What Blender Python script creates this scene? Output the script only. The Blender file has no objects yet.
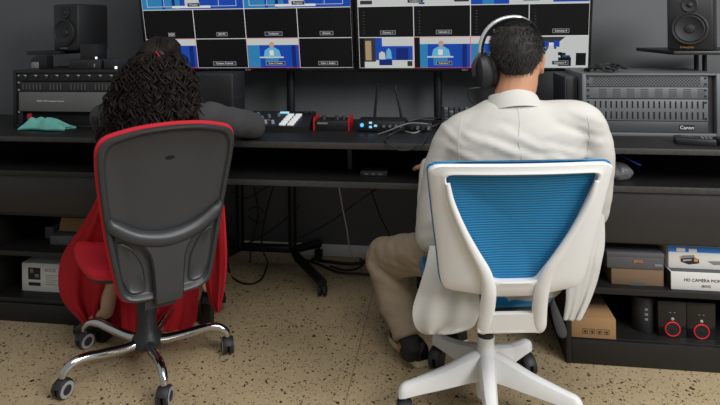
import bpy, bmesh, math, random
from mathutils import Vector, Matrix, noise
from mathutils.bvhtree import BVHTree

random.seed(7)
S = bpy.context.scene
COL = S.collection
rad = math.radians

# ------------------------------------------------------------------ camera
CAM_H, FPX, YAW, ROLL = 1.33, 560.0, rad(8), 0.0115
cd = bpy.data.cameras.new('camera')
cd.sensor_fit = 'HORIZONTAL'; cd.sensor_width = 36.0
cd.lens = 36.0 * FPX / 720.0
cd.shift_y = -(202.5 - 30.0) / 720.0
cd.clip_start = 0.05
camera = bpy.data.objects.new('camera', cd); COL.objects.link(camera)
camera.matrix_world = (Matrix.Translation((0, 0, CAM_H)) @ Matrix.Rotation(YAW, 4, 'Z')
                       @ Matrix.Rotation(rad(90), 4, 'X') @ Matrix.Rotation(-ROLL, 4, 'Z'))
S.camera = camera

# ------------------------------------------------------------------ light
w = bpy.data.worlds.new('room_light'); S.world = w; w.use_nodes = True
bgn = w.node_tree.nodes['Background']
bgn.inputs[0].default_value = (0.92, 0.96, 1.0, 1); bgn.inputs[1].default_value = 0.27

def area(name, loc, target, sx, sy, power, col=(1, 1, 1)):
    l = bpy.data.lights.new(name, 'AREA'); l.shape = 'RECTANGLE'
    l.size = sx; l.size_y = sy; l.energy = power; l.color = col
    o = bpy.data.objects.new(name, l); COL.objects.link(o)
    o.location = loc
    o.rotation_euler = (Vector(target) - Vector(loc)).to_track_quat('-Z', 'Y').to_euler()
    return o
area('window_daylight', (2.6, 0.2, 2.55), (0.1, 2.1, 0.5), 1.7, 1.2, 104, (0.97, 0.98, 1.0))
area('ceiling_light', (0.2, 0.7, 2.85), (0.1, 1.3, 0.0), 1.8, 1.2, 38, (1.0, 0.98, 0.95))

vs = S.view_settings
vs.view_transform = 'Standard'; vs.look = 'None'; vs.gamma = 1.0; vs.use_curve_mapping = False
vs.exposure = 0.15

# ------------------------------------------------------------------ pixel -> point on a real plane
_F = Vector((-math.sin(YAW), math.cos(YAW), 0)); _R = Vector((math.cos(YAW), math.sin(YAW), 0))
def _ray(px, py):
    u = (px - 360) / FPX; v = (py - 30) / FPX
    return _F + _R * (u - ROLL * v) + Vector((0, 0, -(v + ROLL * u)))
def AY(px, py, y):
    d = _ray(px, py); p = d * (y / d.y); p.z += CAM_H; return p
def AZ(px, py, z):
    d = _ray(px, py); p = d * ((z - CAM_H) / d.z); p.z = z; return p

# ------------------------------------------------------------------ materials
def lin(c):
    return tuple((x / 12.92 if x <= 0.04045 else ((x + 0.055) / 1.055) ** 2.4) for x in [v / 255 for v in c]) + (1,)
MATS = {}
def mat(name, c, rough=0.5, metal=0.0, var=0.0, vscale=20.0, bump=0.0, bscale=60.0, spec=0.5, emit=None, estr=0.0, wave=None):
    m = bpy.data.materials.new(name); m.use_nodes = True
    nt = m.node_tree; b = nt.nodes['Principled BSDF']
    b.inputs['Base Color'].default_value = lin(c); b.inputs['Roughness'].default_value = rough
    b.inputs['Metallic'].default_value = metal; b.inputs['Specular IOR Level'].default_value = spec
    tc = nt.nodes.new('ShaderNodeTexCoord')
    n = nt.nodes.new('ShaderNodeTexNoise'); n.inputs['Scale'].default_value = vscale; n.inputs['Detail'].default_value = 4
    nt.links.new(tc.outputs['Object'], n.inputs['Vector'])
    if var > 0:
        mx = nt.nodes.new('ShaderNodeMix'); mx.data_type = 'RGBA'
        l = lin(c)
        mx.inputs[6].default_value = tuple(v * (1 - var) for v in l[:3]) + (1,)
        mx.inputs[7].default_value = tuple(min(1, v * (1 + var)) for v in l[:3]) + (1,)
        nt.links.new(n.outputs['Fac'], mx.inputs[0]); nt.links.new(mx.outputs[2], b.inputs['Base Color'])
    if bump > 0:
        n2 = nt.nodes.new('ShaderNodeTexNoise'); n2.inputs['Scale'].default_value = bscale; n2.inputs['Detail'].default_value = 5
        nt.links.new(tc.outputs['Object'], n2.inputs['Vector'])
        bp = nt.nodes.new('ShaderNodeBump'); bp.inputs['Strength'].default_value = bump; bp.inputs['Distance'].default_value = 0.01
        nt.links.new(n2.outputs['Fac'], bp.inputs['Height']); nt.links.new(bp.outputs['Normal'], b.inputs['Normal'])
    if emit:
        b.inputs['Emission Color'].default_value = lin(emit); b.inputs['Emission Strength'].default_value = estr
    MATS[name] = m
    return m

M = {}
M['wall'] = mat('wall_paint', (90, 91, 92), 0.75, var=0.06, vscale=3, bump=0.05, bscale=200)
M['skirting'] = mat('skirting_white', (222, 222, 218), 0.5, var=0.04)
M['desk'] = mat('black_laminate', (24, 23, 22), 0.45, var=0.15, vscale=35, bump=0.04, bscale=150)
M['desk_edge'] = mat('lit_worn_black_edge', (50, 49, 48), 0.5, var=0.5, vscale=60)  # worn specks; the lighter base tone puts the lit look of the lips into colour
M['drawer'] = mat('charcoal_laminate', (38, 36, 35), 0.45, var=0.12, vscale=20)
M['blk'] = mat('black_plastic', (24, 24, 25), 0.45, var=0.1)
M['blk2'] = mat('soft_black_plastic', (36, 36, 38), 0.55, var=0.1)
M['blkmetal'] = mat('black_metal', (40, 41, 43), 0.4, metal=0.6, var=0.1)
M['gloss'] = mat('gloss_black', (16, 16, 17), 0.15)
M['rubber'] = mat('black_rubber', (20, 20, 20), 0.7)
M['chairblk'] = mat('charcoal_plastic', (52, 53, 55), 0.38, var=0.05, bump=0.05, bscale=400)
M['chairdark'] = mat('dark_plastic_recess', (40, 41, 43), 0.45, bump=0.05, bscale=400)
M['red'] = mat('red_fabric', (200, 22, 42), 0.85, var=0.10, vscale=200, bump=0.12, bscale=500)
M['redcoat'] = mat('red_wool', (176, 16, 30), 0.9, var=0.14, vscale=40, bump=0.15, bscale=220)
M['chrome'] = mat('chrome', (205, 205, 205), 0.12, metal=1.0)
M['grey'] = mat('grey_plastic', (150, 150, 150), 0.5)
M['midgrey'] = mat('mid_grey_plastic', (98, 99, 100), 0.5, var=0.05)
M['white'] = mat('white_plastic', (222, 222, 220), 0.35, var=0.02)
M['paperwhite'] = mat('printed_white_card', (205, 204, 200), 0.5, var=0.03)
M['card'] = mat('brown_cardboard', (150, 116, 78), 0.8, var=0.08, vscale=12, bump=0.05)
M['cardd'] = mat('dark_brown_card', (112, 90, 68), 0.8, var=0.08)
M['greycard'] = mat('grey_card', (78, 78, 80), 0.6, var=0.05)
M['ink'] = mat('black_ink', (30, 28, 28), 0.7)
M['inkw'] = mat('white_ink', (215, 215, 215), 0.6)
M['orange'] = mat('orange_ink', (200, 130, 60), 0.6)
M['gold'] = mat('gold_lettering', (190, 150, 80), 0.4, metal=0.3)
M['blueink'] = mat('blue_ink', (20, 110, 190), 0.5)
M['greyink'] = mat('grey_ink', (120, 118, 118), 0.6)
M['teal'] = mat('teal_microfibre', (118, 196, 184), 0.95, var=0.12, vscale=60, bump=0.3, bscale=180)
M['rack'] = mat('rack_grey_metal', (92, 95, 96), 0.5, metal=0.15, var=0.05)
M['rackdk'] = mat('rack_dark_panel', (58, 60, 61), 0.5, var=0.06)
M['rackL'] = mat('rack_unit_grey', (100, 99, 97), 0.5, var=0.04)
M['slot'] = mat('slot_black', (8, 8, 8), 0.9)
M['redplastic'] = mat('red_metal_end', (178, 30, 36), 0.4)
M['keywhite'] = mat('white_key', (226, 226, 224), 0.5, emit=(255, 255, 255), estr=0.12)
M['ledblue'] = mat('blue_led', (60, 150, 230), 0.4, emit=(70, 170, 255), estr=1.2)
M['ledwhite'] = mat('white_led', (240, 240, 240), 0.4, emit=(255, 255, 255), estr=1.5)
M['lcd'] = mat('small_lcd', (120, 180, 210), 0.3, emit=(150, 215, 240), estr=0.6)
M['skinm'] = mat('skin_tan', (178, 128, 98), 0.55, var=0.08, vscale=30)
M['skinf'] = mat('skin_light', (198, 160, 128), 0.5, var=0.05, vscale=30)
M['hairm'] = mat('short_black_hair', (36, 33, 31), 0.65, var=0.5, vscale=60, spec=0.3)
M['hairf'] = mat('dark_curly_hair', (25, 18, 14), 0.62, var=0.7, vscale=35, spec=0.22)
M['blazer'] = mat('beige_linen', (184, 181, 174), 0.9, var=0.05, vscale=300, bump=0.10, bscale=420)
M['trouser'] = mat('khaki_cotton', (140, 126, 106), 0.9, var=0.06, vscale=120, bump=0.08, bscale=300)
M['cardigan'] = mat('charcoal_knit', (54, 54, 55), 0.95, var=0.1, vscale=200, bump=0.15, bscale=400)
M['leather'] = mat('black_leather', (20, 19, 19), 0.3, bump=0.05, bscale=120)
M['sole'] = mat('cream_sole', (206, 192, 160), 0.6)
M['silver'] = mat('silver_band', (190, 192, 194), 0.3, metal=0.5)
M['eye'] = mat('eye_white', (225, 222, 216), 0.2)
M['iris'] = mat('dark_iris', (40, 28, 20), 0.2)
M['lip'] = mat('lip', (150, 88, 80), 0.5)
M['plasticbag'] = mat('clear_film', (190, 190, 195), 0.12, spec=0.9, bump=0.8, bscale=60)
M['blueseat'] = mat('blue_vinyl', (18, 120, 170), 0.28, var=0.06, bump=0.06, bscale=60)
M['redring'] = mat('red_ring', (205, 35, 50), 0.35)
M['cablewhite'] = mat('white_cable', (190, 190, 185), 0.5)
M['cableblue'] = mat('blue_cable', (40, 70, 190), 0.5)
M['cable'] = mat('black_cable', (20, 20, 21), 0.5)
M['brasswood'] = mat('speaker_cone', (30, 30, 32), 0.6)

# woven blue mesh: horizontal ribs
def mesh_mat():
    m = bpy.data.materials.new('blue_mesh_fabric'); m.use_nodes = True
    nt = m.node_tree; b = nt.nodes['Principled BSDF']; b.inputs['Roughness'].default_value = 0.75
    tc = nt.nodes.new('ShaderNodeTexCoord')
    wv = nt.nodes.new('ShaderNodeTexWave'); wv.bands_direction = 'Z'; wv.inputs['Scale'].default_value = 38
    wv.inputs['Distortion'].default_value = 0.4
    nt.links.new(tc.outputs['Object'], wv.inputs['Vector'])
    mx = nt.nodes.new('ShaderNodeMix'); mx.data_type = 'RGBA'
    mx.inputs[6].default_value = lin((10, 90, 138)); mx.inputs[7].default_value = lin((28, 134, 186))
    nt.links.new(wv.outputs['Fac'], mx.inputs[0]); nt.links.new(mx.outputs[2], b.inputs['Base Color'])
    bp = nt.nodes.new('ShaderNodeBump'); bp.inputs['Strength'].default_value = 0.4; bp.inputs['Distance'].default_value = 0.003
    nt.links.new(wv.outputs['Fac'], bp.inputs['Height']); nt.links.new(bp.outputs['Normal'], b.inputs['Normal'])
    return m
M['bluemesh'] = mesh_mat()

# perforated rack panel: dots
def perf_mat():
    m = bpy.data.materials.new('perforated_metal'); m.use_nodes = True
    nt = m.node_tree; b = nt.nodes['Principled BSDF']; b.inputs['Roughness'].default_value = 0.5
    tc = nt.nodes.new('ShaderNodeTexCoord'); mp = nt.nodes.new('ShaderNodeMapping')
    mp.inputs['Rotation'].default_value = (rad(90), 0, rad(45))
    vo = nt.nodes.new('ShaderNodeTexVoronoi'); vo.voronoi_dimensions = '2D'; vo.inputs['Scale'].default_value = 105; vo.inputs['Randomness'].default_value = 0
    nt.links.new(tc.outputs['Object'], mp.inputs['Vector']); nt.links.new(mp.outputs['Vector'], vo.inputs['Vector'])
    cr = nt.nodes.new('ShaderNodeValToRGB'); cr.color_ramp.interpolation = 'CONSTANT'
    cr.color_ramp.elements[0].color = lin((14, 14, 14)); cr.color_ramp.elements[1].position = 0.42
    cr.color_ramp.elements[1].color = lin((92, 95, 96))
    nt.links.new(vo.outputs['Distance'], cr.inputs['Fac']); nt.links.new(cr.outputs['Color'], b.inputs['Base Color'])
    return m
M['perf'] = perf_mat()

def floor_mat():
    m = bpy.data.materials.new('terrazzo_floor'); m.use_nodes = True
    nt = m.node_tree; N = nt.nodes; L = nt.links; b = N['Principled BSDF']
    b.inputs['Roughness'].default_value = 0.55
    tc = N.new('ShaderNodeTexCoord')
    n1 = N.new('ShaderNodeTexNoise'); n1.inputs['Scale'].default_value = 3.5; n1.inputs['Detail'].default_value = 6
    n2 = N.new('ShaderNodeTexNoise'); n2.inputs['Scale'].default_value = 90; n2.inputs['Detail'].default_value = 3
    L.new(tc.outputs['Object'], n1.inputs['Vector']); L.new(tc.outputs['Object'], n2.inputs['Vector'])
    a = N.new('ShaderNodeMix'); a.data_type = 'RGBA'
    a.inputs[6].default_value = lin((152, 133, 102)); a.inputs[7].default_value = lin((180, 161, 127))
    L.new(n1.outputs['Fac'], a.inputs[0])
    a2 = N.new('ShaderNodeMix'); a2.data_type = 'RGBA'; a2.inputs[7].default_value = lin((198, 182, 150))
    r0 = N.new('ShaderNodeMapRange'); r0.inputs[1].default_value = 0.55; r0.inputs[2].default_value = 0.75; r0.inputs[4].default_value = 0.7
    L.new(n2.outputs['Fac'], r0.inputs[0]); L.new(r0.outputs[0], a2.inputs[0]); L.new(a.outputs[2], a2.inputs[6])
    prev = a2.outputs[2]
    for sc, th, keep, colr in ((55, 0.30, 0.80, (62, 44, 26)), (105, 0.34, 0.66, (92, 68, 42)), (28, 0.20, 0.86, (58, 40, 24))):
        # distort the lookup so the chips have broken outlines
        nz = N.new('ShaderNodeTexNoise'); nz.inputs['Scale'].default_value = sc * 1.4; nz.inputs['Detail'].default_value = 2
        L.new(tc.outputs['Object'], nz.inputs['Vector'])
        ad = N.new('ShaderNodeVectorMath'); ad.operation = 'MULTIPLY_ADD'
        L.new(nz.outputs['Color'], ad.inputs[0]); ad.inputs[1].default_value = (0.9 / sc,) * 3
        L.new(tc.outputs['Object'], ad.inputs[2])
        vo = N.new('ShaderNodeTexVoronoi'); vo.inputs['Scale'].default_value = sc
        L.new(ad.outputs[0], vo.inputs['Vector'])
        lt = N.new('ShaderNodeMath'); lt.operation = 'LESS_THAN'; lt.inputs[1].default_value = th
        L.new(vo.outputs['Distance'], lt.inputs[0])
        sp = N.new('ShaderNodeSeparateColor'); L.new(vo.outputs['Color'], sp.inputs[0])
        gt = N.new('ShaderNodeMath'); gt.operation = 'GREATER_THAN'; gt.inputs[1].default_value = keep
        L.new(sp.outputs[0], gt.inputs[0])
        mu = N.new('ShaderNodeMath'); mu.operation = 'MULTIPLY'; L.new(lt.outputs[0], mu.inputs[0]); L.new(gt.outputs[0], mu.inputs[1])
        mx = N.new('ShaderNodeMix'); mx.data_type = 'RGBA'; mx.inputs[7].default_value = lin(colr)
        L.new(mu.outputs[0], mx.inputs[0]); L.new(prev, mx.inputs[6]); prev = mx.outputs[2]
    # slab joint running towards the wall
    sx = N.new('ShaderNodeSeparateXYZ'); L.new(tc.outputs['Object'], sx.inputs[0])
    ad = N.new('ShaderNodeMath'); ad.operation = 'ADD'; ad.inputs[1].default_value = 0.345; L.new(sx.outputs[0], ad.inputs[0])
    ab = N.new('ShaderNodeMath'); ab.operation = 'ABSOLUTE'; L.new(ad.outputs[0], ab.inputs[0])
    lt = N.new('ShaderNodeMath'); lt.operation = 'LESS_THAN'; lt.inputs[1].default_value = 0.0022; L.new(ab.outputs[0], lt.inputs[0])
    ml = N.new('ShaderNodeMath'); ml.operation = 'MULTIPLY'; ml.inputs[1].default_value = 0.55; L.new(lt.outputs[0], ml.inputs[0])
    mx = N.new('ShaderNodeMix'); mx.data_type = 'RGBA'; mx.inputs[7].default_value = lin((84, 70, 52))
    L.new(ml.outputs[0], mx.inputs[0]); L.new(prev, mx.inputs[6]); L.new(mx.outputs[2], b.inputs['Base Color'])
    bp = N.new('ShaderNodeBump'); bp.inputs['Strength'].default_value = 0.12; bp.inputs['Distance'].default_value = 0.004
    L.new(n2.outputs['Fac'], bp.inputs['Height']); L.new(bp.outputs['Normal'], b.inputs['Normal'])
    return m
M['floor'] = floor_mat()

# ------------------------------------------------------------------ mesh helpers
def cr(pts, n=6, closed=False):
    """Catmull-Rom through tuples of any length."""
    P = [tuple(p) for p in pts]; out = []; N = len(P)
    segs = N if closed else N - 1
    for i in range(segs):
        if closed: p0, p1, p2, p3 = P[(i - 1) % N], P[i], P[(i + 1) % N], P[(i + 2) % N]
        else: p0, p1, p2, p3 = P[max(i - 1, 0)], P[i], P[i + 1], P[min(i + 2, N - 1)]
        for k in range(n):
            t = k / n
            out.append(tuple(0.5 * (2 * b + (c - a) * t + (2 * a - 5 * b + 4 * c - d) * t * t + (3 * b - a - 3 * c + d) * t ** 3)
                             for a, b, c, d in zip(p0, p1, p2, p3)))
    if not closed: out.append(P[-1])
    return out

class MB:
    def __init__(s): s.bm = bmesh.new(); s.mi = 0
    def m(s, i): s.mi = i; return s
    def face(s, vs):
        try:
            f = s.bm.faces.new(vs); f.material_index = s.mi; return f
        except ValueError: return None
    def box(s, c, size, bev=0.0, rot=None, seg=2):
        mtx = Matrix.Translation(c) @ (rot.to_4x4() if rot is not None else Matrix()) @ Matrix.Diagonal((*size, 1))
        t = bmesh.new(); bmesh.ops.create_cube(t, size=1.0, matrix=mtx)
        if bev > 0: bmesh.ops.bevel(t, geom=t.edges[:], offset=min(bev, min(size) * 0.49), segments=seg, profile=0.5, affect='EDGES')
        s.merge(t); t.free(); return s
    def bx(s, x0, x1, y0, y1, z0, z1, bev=0.0):
        return s.box(((x0 + x1) / 2, (y0 + y1) / 2, (z0 + z1) / 2), (abs(x1 - x0), abs(y1 - y0), abs(z1 - z0)), bev)
    def merge(s, t, mtx=None, keep=False):
        d = {}
        for v in t.verts: d[v] = s.bm.verts.new(mtx @ v.co if mtx is not None else v.co)
        for f in t.faces:
            g = s.face([d[v] for v in f.verts])
            if g and keep: g.material_index = f.material_index
    def loft(s, rings, cap=True, closed=True):
        R = [[s.bm.verts.new(p) for p in r] for r in rings]
        n = len(R[0])
        for a, b in zip(R, R[1:]):
            for i in range(n if closed else n - 1):
                j = (i + 1) % n
                s.face([a[i], a[j], b[j], b[i]])
        if cap:
            s.face(list(reversed(R[0]))); s.face(R[-1])
        return s
    def tube(s, pts, r, n=10, cap=True, ref=None):
        P = [Vector(p[:3]) for p in pts]; k = len(P)
        rr = [r] * k if not isinstance(r, (list, tuple)) else list(r)
        T = []
        for i in range(k):
            d = P[min(i + 1, k - 1)] - P[max(i - 1, 0)]
            T.append(d.normalized() if d.length > 1e-9 else Vector((0, 0, 1)))
        u = Vector(ref) if ref is not None else (Vector((0, 0, 1)) if abs(T[0].z) < 0.9 else Vector((1, 0, 0)))
        rings = []
        for i in range(k):
            if ref is not None: u = Vector(ref)
            u = u - T[i] * u.dot(T[i])
            if u.length < 1e-6: u = T[i].orthogonal()
            u.normalize(); v = T[i].cross(u)
            a = rr[i]; ra, rb = (a if isinstance(a, (tuple, list)) else (a, a))
            rings.append([P[i] + u * (ra * math.cos(q)) + v * (rb * math.sin(q)) for q in [2 * math.pi * j / n for j in range(n)]])
        return s.loft(rings, cap)
    def cyl(s, p0, p1, r0, r1=None, n=20): return s.tube([p0, p1], [r0, r0 if r1 is None else r1], n)
    def lathe(s, prof, mtx=None, n=28):
        mtx = mtx or Matrix()
        rings = [[mtx @ Vector((r * math.cos(q), r * math.sin(q), z)) for q in [2 * math.pi * j / n for j in range(n)]] for r, z in prof]
        return s.loft(rings)
    def ell(s, c, r, rot=None, n=16):
        t = bmesh.new()
        bmesh.ops.create_uvsphere(t, u_segments=n, v_segments=max(8, n // 2 + 2), radius=1.0,
                                  matrix=Matrix.Translation(c) @ (rot.to_4x4() if rot is not None else Matrix()) @ Matrix.Diagonal((*r, 1)))
        s.merge(t); t.free(); return s
    def prism(s, poly, mtx, depth, bev=0):
        """2-D outline (x,z) extruded along local +y."""
        t = bmesh.new()
        a = [t.verts.new((x, 0, z)) for x, z in poly]; b = [t.verts.new((x, depth, z)) for x, z in poly]
        n = len(poly); t.faces.new(a); t.faces.new(list(reversed(b)))
        for i in range(n): t.faces.new([a[i], b[i], b[(i + 1) % n], a[(i + 1) % n]])
        bmesh.ops.recalc_face_normals(t, faces=t.faces[:])
        if bev: bmesh.ops.bevel(t, geom=t.edges[:], offset=bev, segments=2, profile=0.5, affect='EDGES')
        s.merge(t, mtx); t.free(); return s
    def sheet(s, grid, th=0.003):
        """rows x cols of points -> a thin solid cloth."""
        R, C = len(grid), len(grid[0]); G = [[Vector(p) for p in r] for r in grid]
        Nn = []
        for i in range(R):
            row = []
            for j in range(C):
                du = G[i][min(j + 1, C - 1)] - G[i][max(j - 1, 0)]; dv = G[min(i + 1, R - 1)][j] - G[max(i - 1, 0)][j]
                nn = du.cross(dv); row.append(nn.normalized() if nn.length > 1e-9 else Vector((0, -1, 0)))
            Nn.append(row)
        A = [[s.bm.verts.new(G[i][j] + Nn[i][j] * th / 2) for j in range(C)] for i in range(R)]
        B = [[s.bm.verts.new(G[i][j] - Nn[i][j] * th / 2) for j in range(C)] for i in range(R)]
        for i in range(R - 1):
            for j in range(C - 1):
                s.face([A[i][j], A[i][j + 1], A[i + 1][j + 1], A[i + 1][j]])
                s.face([B[i][j], B[i + 1][j], B[i + 1][j + 1], B[i][j + 1]])
        for i in range(R - 1):
            s.face([A[i][0], A[i + 1][0], B[i + 1][0], B[i][0]]); s.face([A[i][-1], B[i][-1], B[i + 1][-1], A[i + 1][-1]])
        for j in range(C - 1):
            s.face([A[0][j], B[0][j], B[0][j + 1], A[0][j + 1]]); s.face([A[-1][j], A[-1][j + 1], B[-1][j + 1], B[-1][j]])
        return s
    def text(s, body, size, mtx, align='CENTER', ext=0.0004):
        """letters lie in the local XY plane of mtx, front towards +Z."""
        cu = bpy.data.curves.new('lettering', 'FONT'); cu.body = body; cu.size = size; cu.align_x = align; cu.align_y = 'CENTER'
        cu.extrude = ext; cu.resolution_u = 3
        o = bpy.data.objects.new('lettering', cu); COL.objects.link(o)
        dg = bpy.context.evaluated_depsgraph_get(); dg.update()
        me = bpy.data.meshes.new_from_object(o.evaluated_get(dg))
        t = bmesh.new(); t.from_mesh(me); s.merge(t, mtx); t.free()
        bpy.data.objects.remove(o); bpy.data.curves.remove(cu); bpy.data.meshes.remove(me)
        return s
    def build(s, name, mats, parent=None, world=False, smooth=True, ang=38, recalc=True):
        me = bpy.data.meshes.new(name)
        if recalc: bmesh.ops.recalc_face_normals(s.bm, faces=s.bm.faces[:])
        if world and parent is not None:
            inv = world_matrix(parent).inverted()
            for v in s.bm.verts: v.co = inv @ v.co
        s.bm.to_mesh(me); s.bm.free()
        for m_ in (mats if isinstance(mats, (list, tuple)) else [mats]): me.materials.append(M[m_] if isinstance(m_, str) else m_)
        if smooth:
            me.polygons.foreach_set('use_smooth', [True] * len(me.polygons)); me.set_sharp_from_angle(angle=rad(ang))
        o = bpy.data.objects.new(name, me); COL.objects.link(o)
        if parent is not None: o.parent = parent
        return o

def world_matrix(o):
    m = o.matrix_basis.copy()
    return world_matrix(o.parent) @ m if o.parent else m

def thing(name, label, cat, loc=(0, 0, 0), rotz=0.0, group=None, rot=None):
    o = bpy.data.objects.new(name, None); COL.objects.link(o); o.empty_display_size = 0.05
    o.location = loc; o.rotation_euler = rot if rot is not None else (0, 0, rotz)
    return tag(o, label, cat, group)
def tag(o, label, cat, group=None):
    o['label'] = label; o['category'] = cat
    if group: o['group'] = group
    return o
def struct(o): o['kind'] = 'structure'; return o
def origin_to(o, p):
    """move a single-mesh thing's origin to p (world) without moving its shape."""
    p = Vector(p); o.data.transform(Matrix.Translation(-p)); o.location = p; return o

def blob(fill, voxel=0.008, smooth=6, disp=None):
    """fuse the shapes of an MB into one continuous skin (voxel remesh) and return it as a bmesh."""
    me = bpy.data.meshes.new('tmp'); bmesh.ops.recalc_face_normals(fill.bm, faces=fill.bm.faces[:])
    fill.bm.to_mesh(me); fill.bm.free()
    o = bpy.data.objects.new('tmp', me); COL.objects.link(o)
    r = o.modifiers.new('r', 'REMESH'); r.mode = 'VOXEL'; r.voxel_size = voxel
    if smooth:
        sm = o.modifiers.new('s', 'SMOOTH'); sm.iterations = smooth; sm.factor = 0.5
    dg = bpy.context.evaluated_depsgraph_get(); dg.update()
    me2 = bpy.data.meshes.new_from_object(o.evaluated_get(dg))
    out = MB(); out.bm.from_mesh(me2)
    bpy.data.objects.remove(o); bpy.data.meshes.remove(me); bpy.data.meshes.remove(me2)
    if disp:
        out.bm.normal_update()
        for v in out.bm.verts: v.co += v.normal * disp(v.co)
    return out
def limb(mb, pts, n=14, k=5, ref=None):
    """pts: (x,y,z,r) or (x,y,z,ra,rb): a tapering limb with round ends."""
    q = cr(pts, k)
    if len(pts[0]) == 4: rr = [p[3] for p in q]
    else: rr = [(p[3], p[4]) for p in q]
    mb.tube(q, rr, n, True, ref)
    for e in (pts[0], pts[-1]):
        r0 = min(e[3:]); mb.ell(e[:3], (r0, r0, r0), n=12)
    return mb

# ================================================================== THE ROOM
WALL_Y = 3.25
mb = MB(); mb.bx(-4.2, 3.2, -2.2, WALL_Y + 0.1, -0.05, 0.0); struct(mb.build('floor', 'floor', smooth=False))
mb = MB(); mb.bx(-4.2, 3.2, WALL_Y, WALL_Y + 0.1, 0.0, 2.9); struct(mb.build('wall_back', 'wall', smooth=False))
mb = MB(); mb.bx(-4.2, 3.2, WALL_Y - 0.014, WALL_Y, 0.0, 0.068, 0.004); struct(mb.build('baseboard_back', 'skirting'))

# ================================================================== THE CONSOLE (three black units side by side)
FRONT, BACK = 2.33, 2.95
TOP = 0.86
def rim(mb, x0, x1, z0, z1): mb.bx(x0, x1, FRONT - 0.004, FRONT + 0.0005, z0, z1, 0.0015)

# left storage unit
LX0, LX1 = -2.95, -1.50
u = thing('storage_unit', 'black console unit with drawer front and shelves behind the red chair', 'cabinet', (LX0, FRONT, 0))
mb = MB(); mb.bx(LX0, LX1 - 0.001, FRONT, BACK, TOP - 0.024, TOP, 0.003); rim(mb.m(1), LX0, LX1 - 0.001, TOP - 0.023, TOP - 0.001)
mb.build('top', ['desk', 'desk_edge'], u, True)
mb = MB(); mb.bx(LX0, LX1 - 0.001, FRONT, BACK, 0.678, 0.702, 0.003); mb.build('shelf', ['desk'], u, True)
mb = MB(); mb.bx(LX0 + 0.03, LX1 - 0.03, FRONT + 0.012, FRONT + 0.030, 0.505, 0.676, 0.002); mb.build('drawer_front', ['drawer'], u, True)
mb = MB(); mb.bx(LX0 + 0.0, LX1 - 0.001, FRONT + 0.03, BACK - 0.02, 0.485, 0.503, 0.002); mb.build('shelf', ['desk'], u, True)
mb = MB(); mb.bx(LX0 + 0.02, LX1 - 0.021, FRONT + 0.02, BACK - 0.015, 0.300, 0.322, 0.002); mb.build('shelf', ['desk'], u, True)
mb = MB(); mb.bx(LX0 + 0.02, LX1 - 0.021, FRONT + 0.02, BACK - 0.015, 0.085, 0.105, 0.002); mb.build('shelf', ['desk'], u, True)
mb = MB(); mb.bx(LX0 + 0.02, LX1 - 0.021, FRONT + 0.012, FRONT + 0.03, 0.0, 0.084, 0.002); mb.build('kick_panel', ['desk'], u, True)
for x in (LX0, -2.085, LX1 - 0.021):
    mb = MB(); mb.bx(x, x + 0.02, FRONT + 0.008, BACK - 0.012, 0.0, 0.677, 0.002); mb.build('side_panel', ['desk'], u, True)
mb = MB(); mb.bx(LX0, LX1 - 0.001, BACK - 0.012, BACK, 0.0, TOP - 0.025); mb.build('back_panel', ['desk'], u, True)

# right storage unit
RX0, RX1 = 0.487, 1.62
u = thing('storage_unit', 'black console unit under the ventilated rack, boxes on its two open shelves', 'cabinet', (RX0, FRONT, 0))
TR = 0.853
mb = MB(); mb.bx(RX0 + 0.001, RX1, FRONT, BACK, TR - 0.024, TR, 0.003); rim(mb.m(1), RX0 + 0.001, RX1, TR - 0.023, TR - 0.001)
mb.build('top', ['desk', 'desk_edge'], u, True)
mb = MB(); mb.bx(RX0 + 0.001, RX1, FRONT, BACK, 0.678, 0.704, 0.003); rim(mb.m(1), RX0 + 0.001, RX1, 0.679, 0.703)
mb.build('shelf', ['desk', 'desk_edge'], u, True)
mb = MB(); mb.bx(RX0 + 0.03, RX1 - 0.03, FRONT + 0.006, FRONT + 0.026, 0.478, 0.676, 0.002); mb.build('drawer_front', ['drawer'], u, True)
mb = MB(); mb.bx(RX0 + 0.021, RX1 - 0.021, FRONT + 0.03, BACK - 0.015, 0.465, 0.477, 0.002); mb.build('shelf', ['desk'], u, True)
mb = MB(); mb.bx(RX0 + 0.021, RX1 - 0.021, FRONT + 0.0, BACK - 0.015, 0.272, 0.298, 0.003); mb.build('shelf', ['desk'], u, True)
mb = MB(); mb.bx(RX0 + 0.021, RX1 - 0.021, FRONT + 0.0, BACK - 0.015, 0.078, 0.098, 0.003); mb.build('shelf', ['desk'], u, True)
mb = MB(); mb.bx(RX0 + 0.021, RX1 - 0.021, FRONT - 0.018, FRONT - 0.001, 0.0, 0.096, 0.003); mb.build('kick_panel', ['desk'], u, True)
for x in (RX0, RX1 - 0.02):
    mb = MB(); mb.bx(x, x + 0.02, FRONT - 0.02, BACK - 0.012, 0.0, 0.677, 0.002); mb.build('side_panel', ['desk'], u, True)
mb = MB(); mb.bx(RX0, RX1, BACK - 0.012, BACK, 0.0, TR - 0.025); mb.build('back_panel', ['desk'], u, True)

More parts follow.
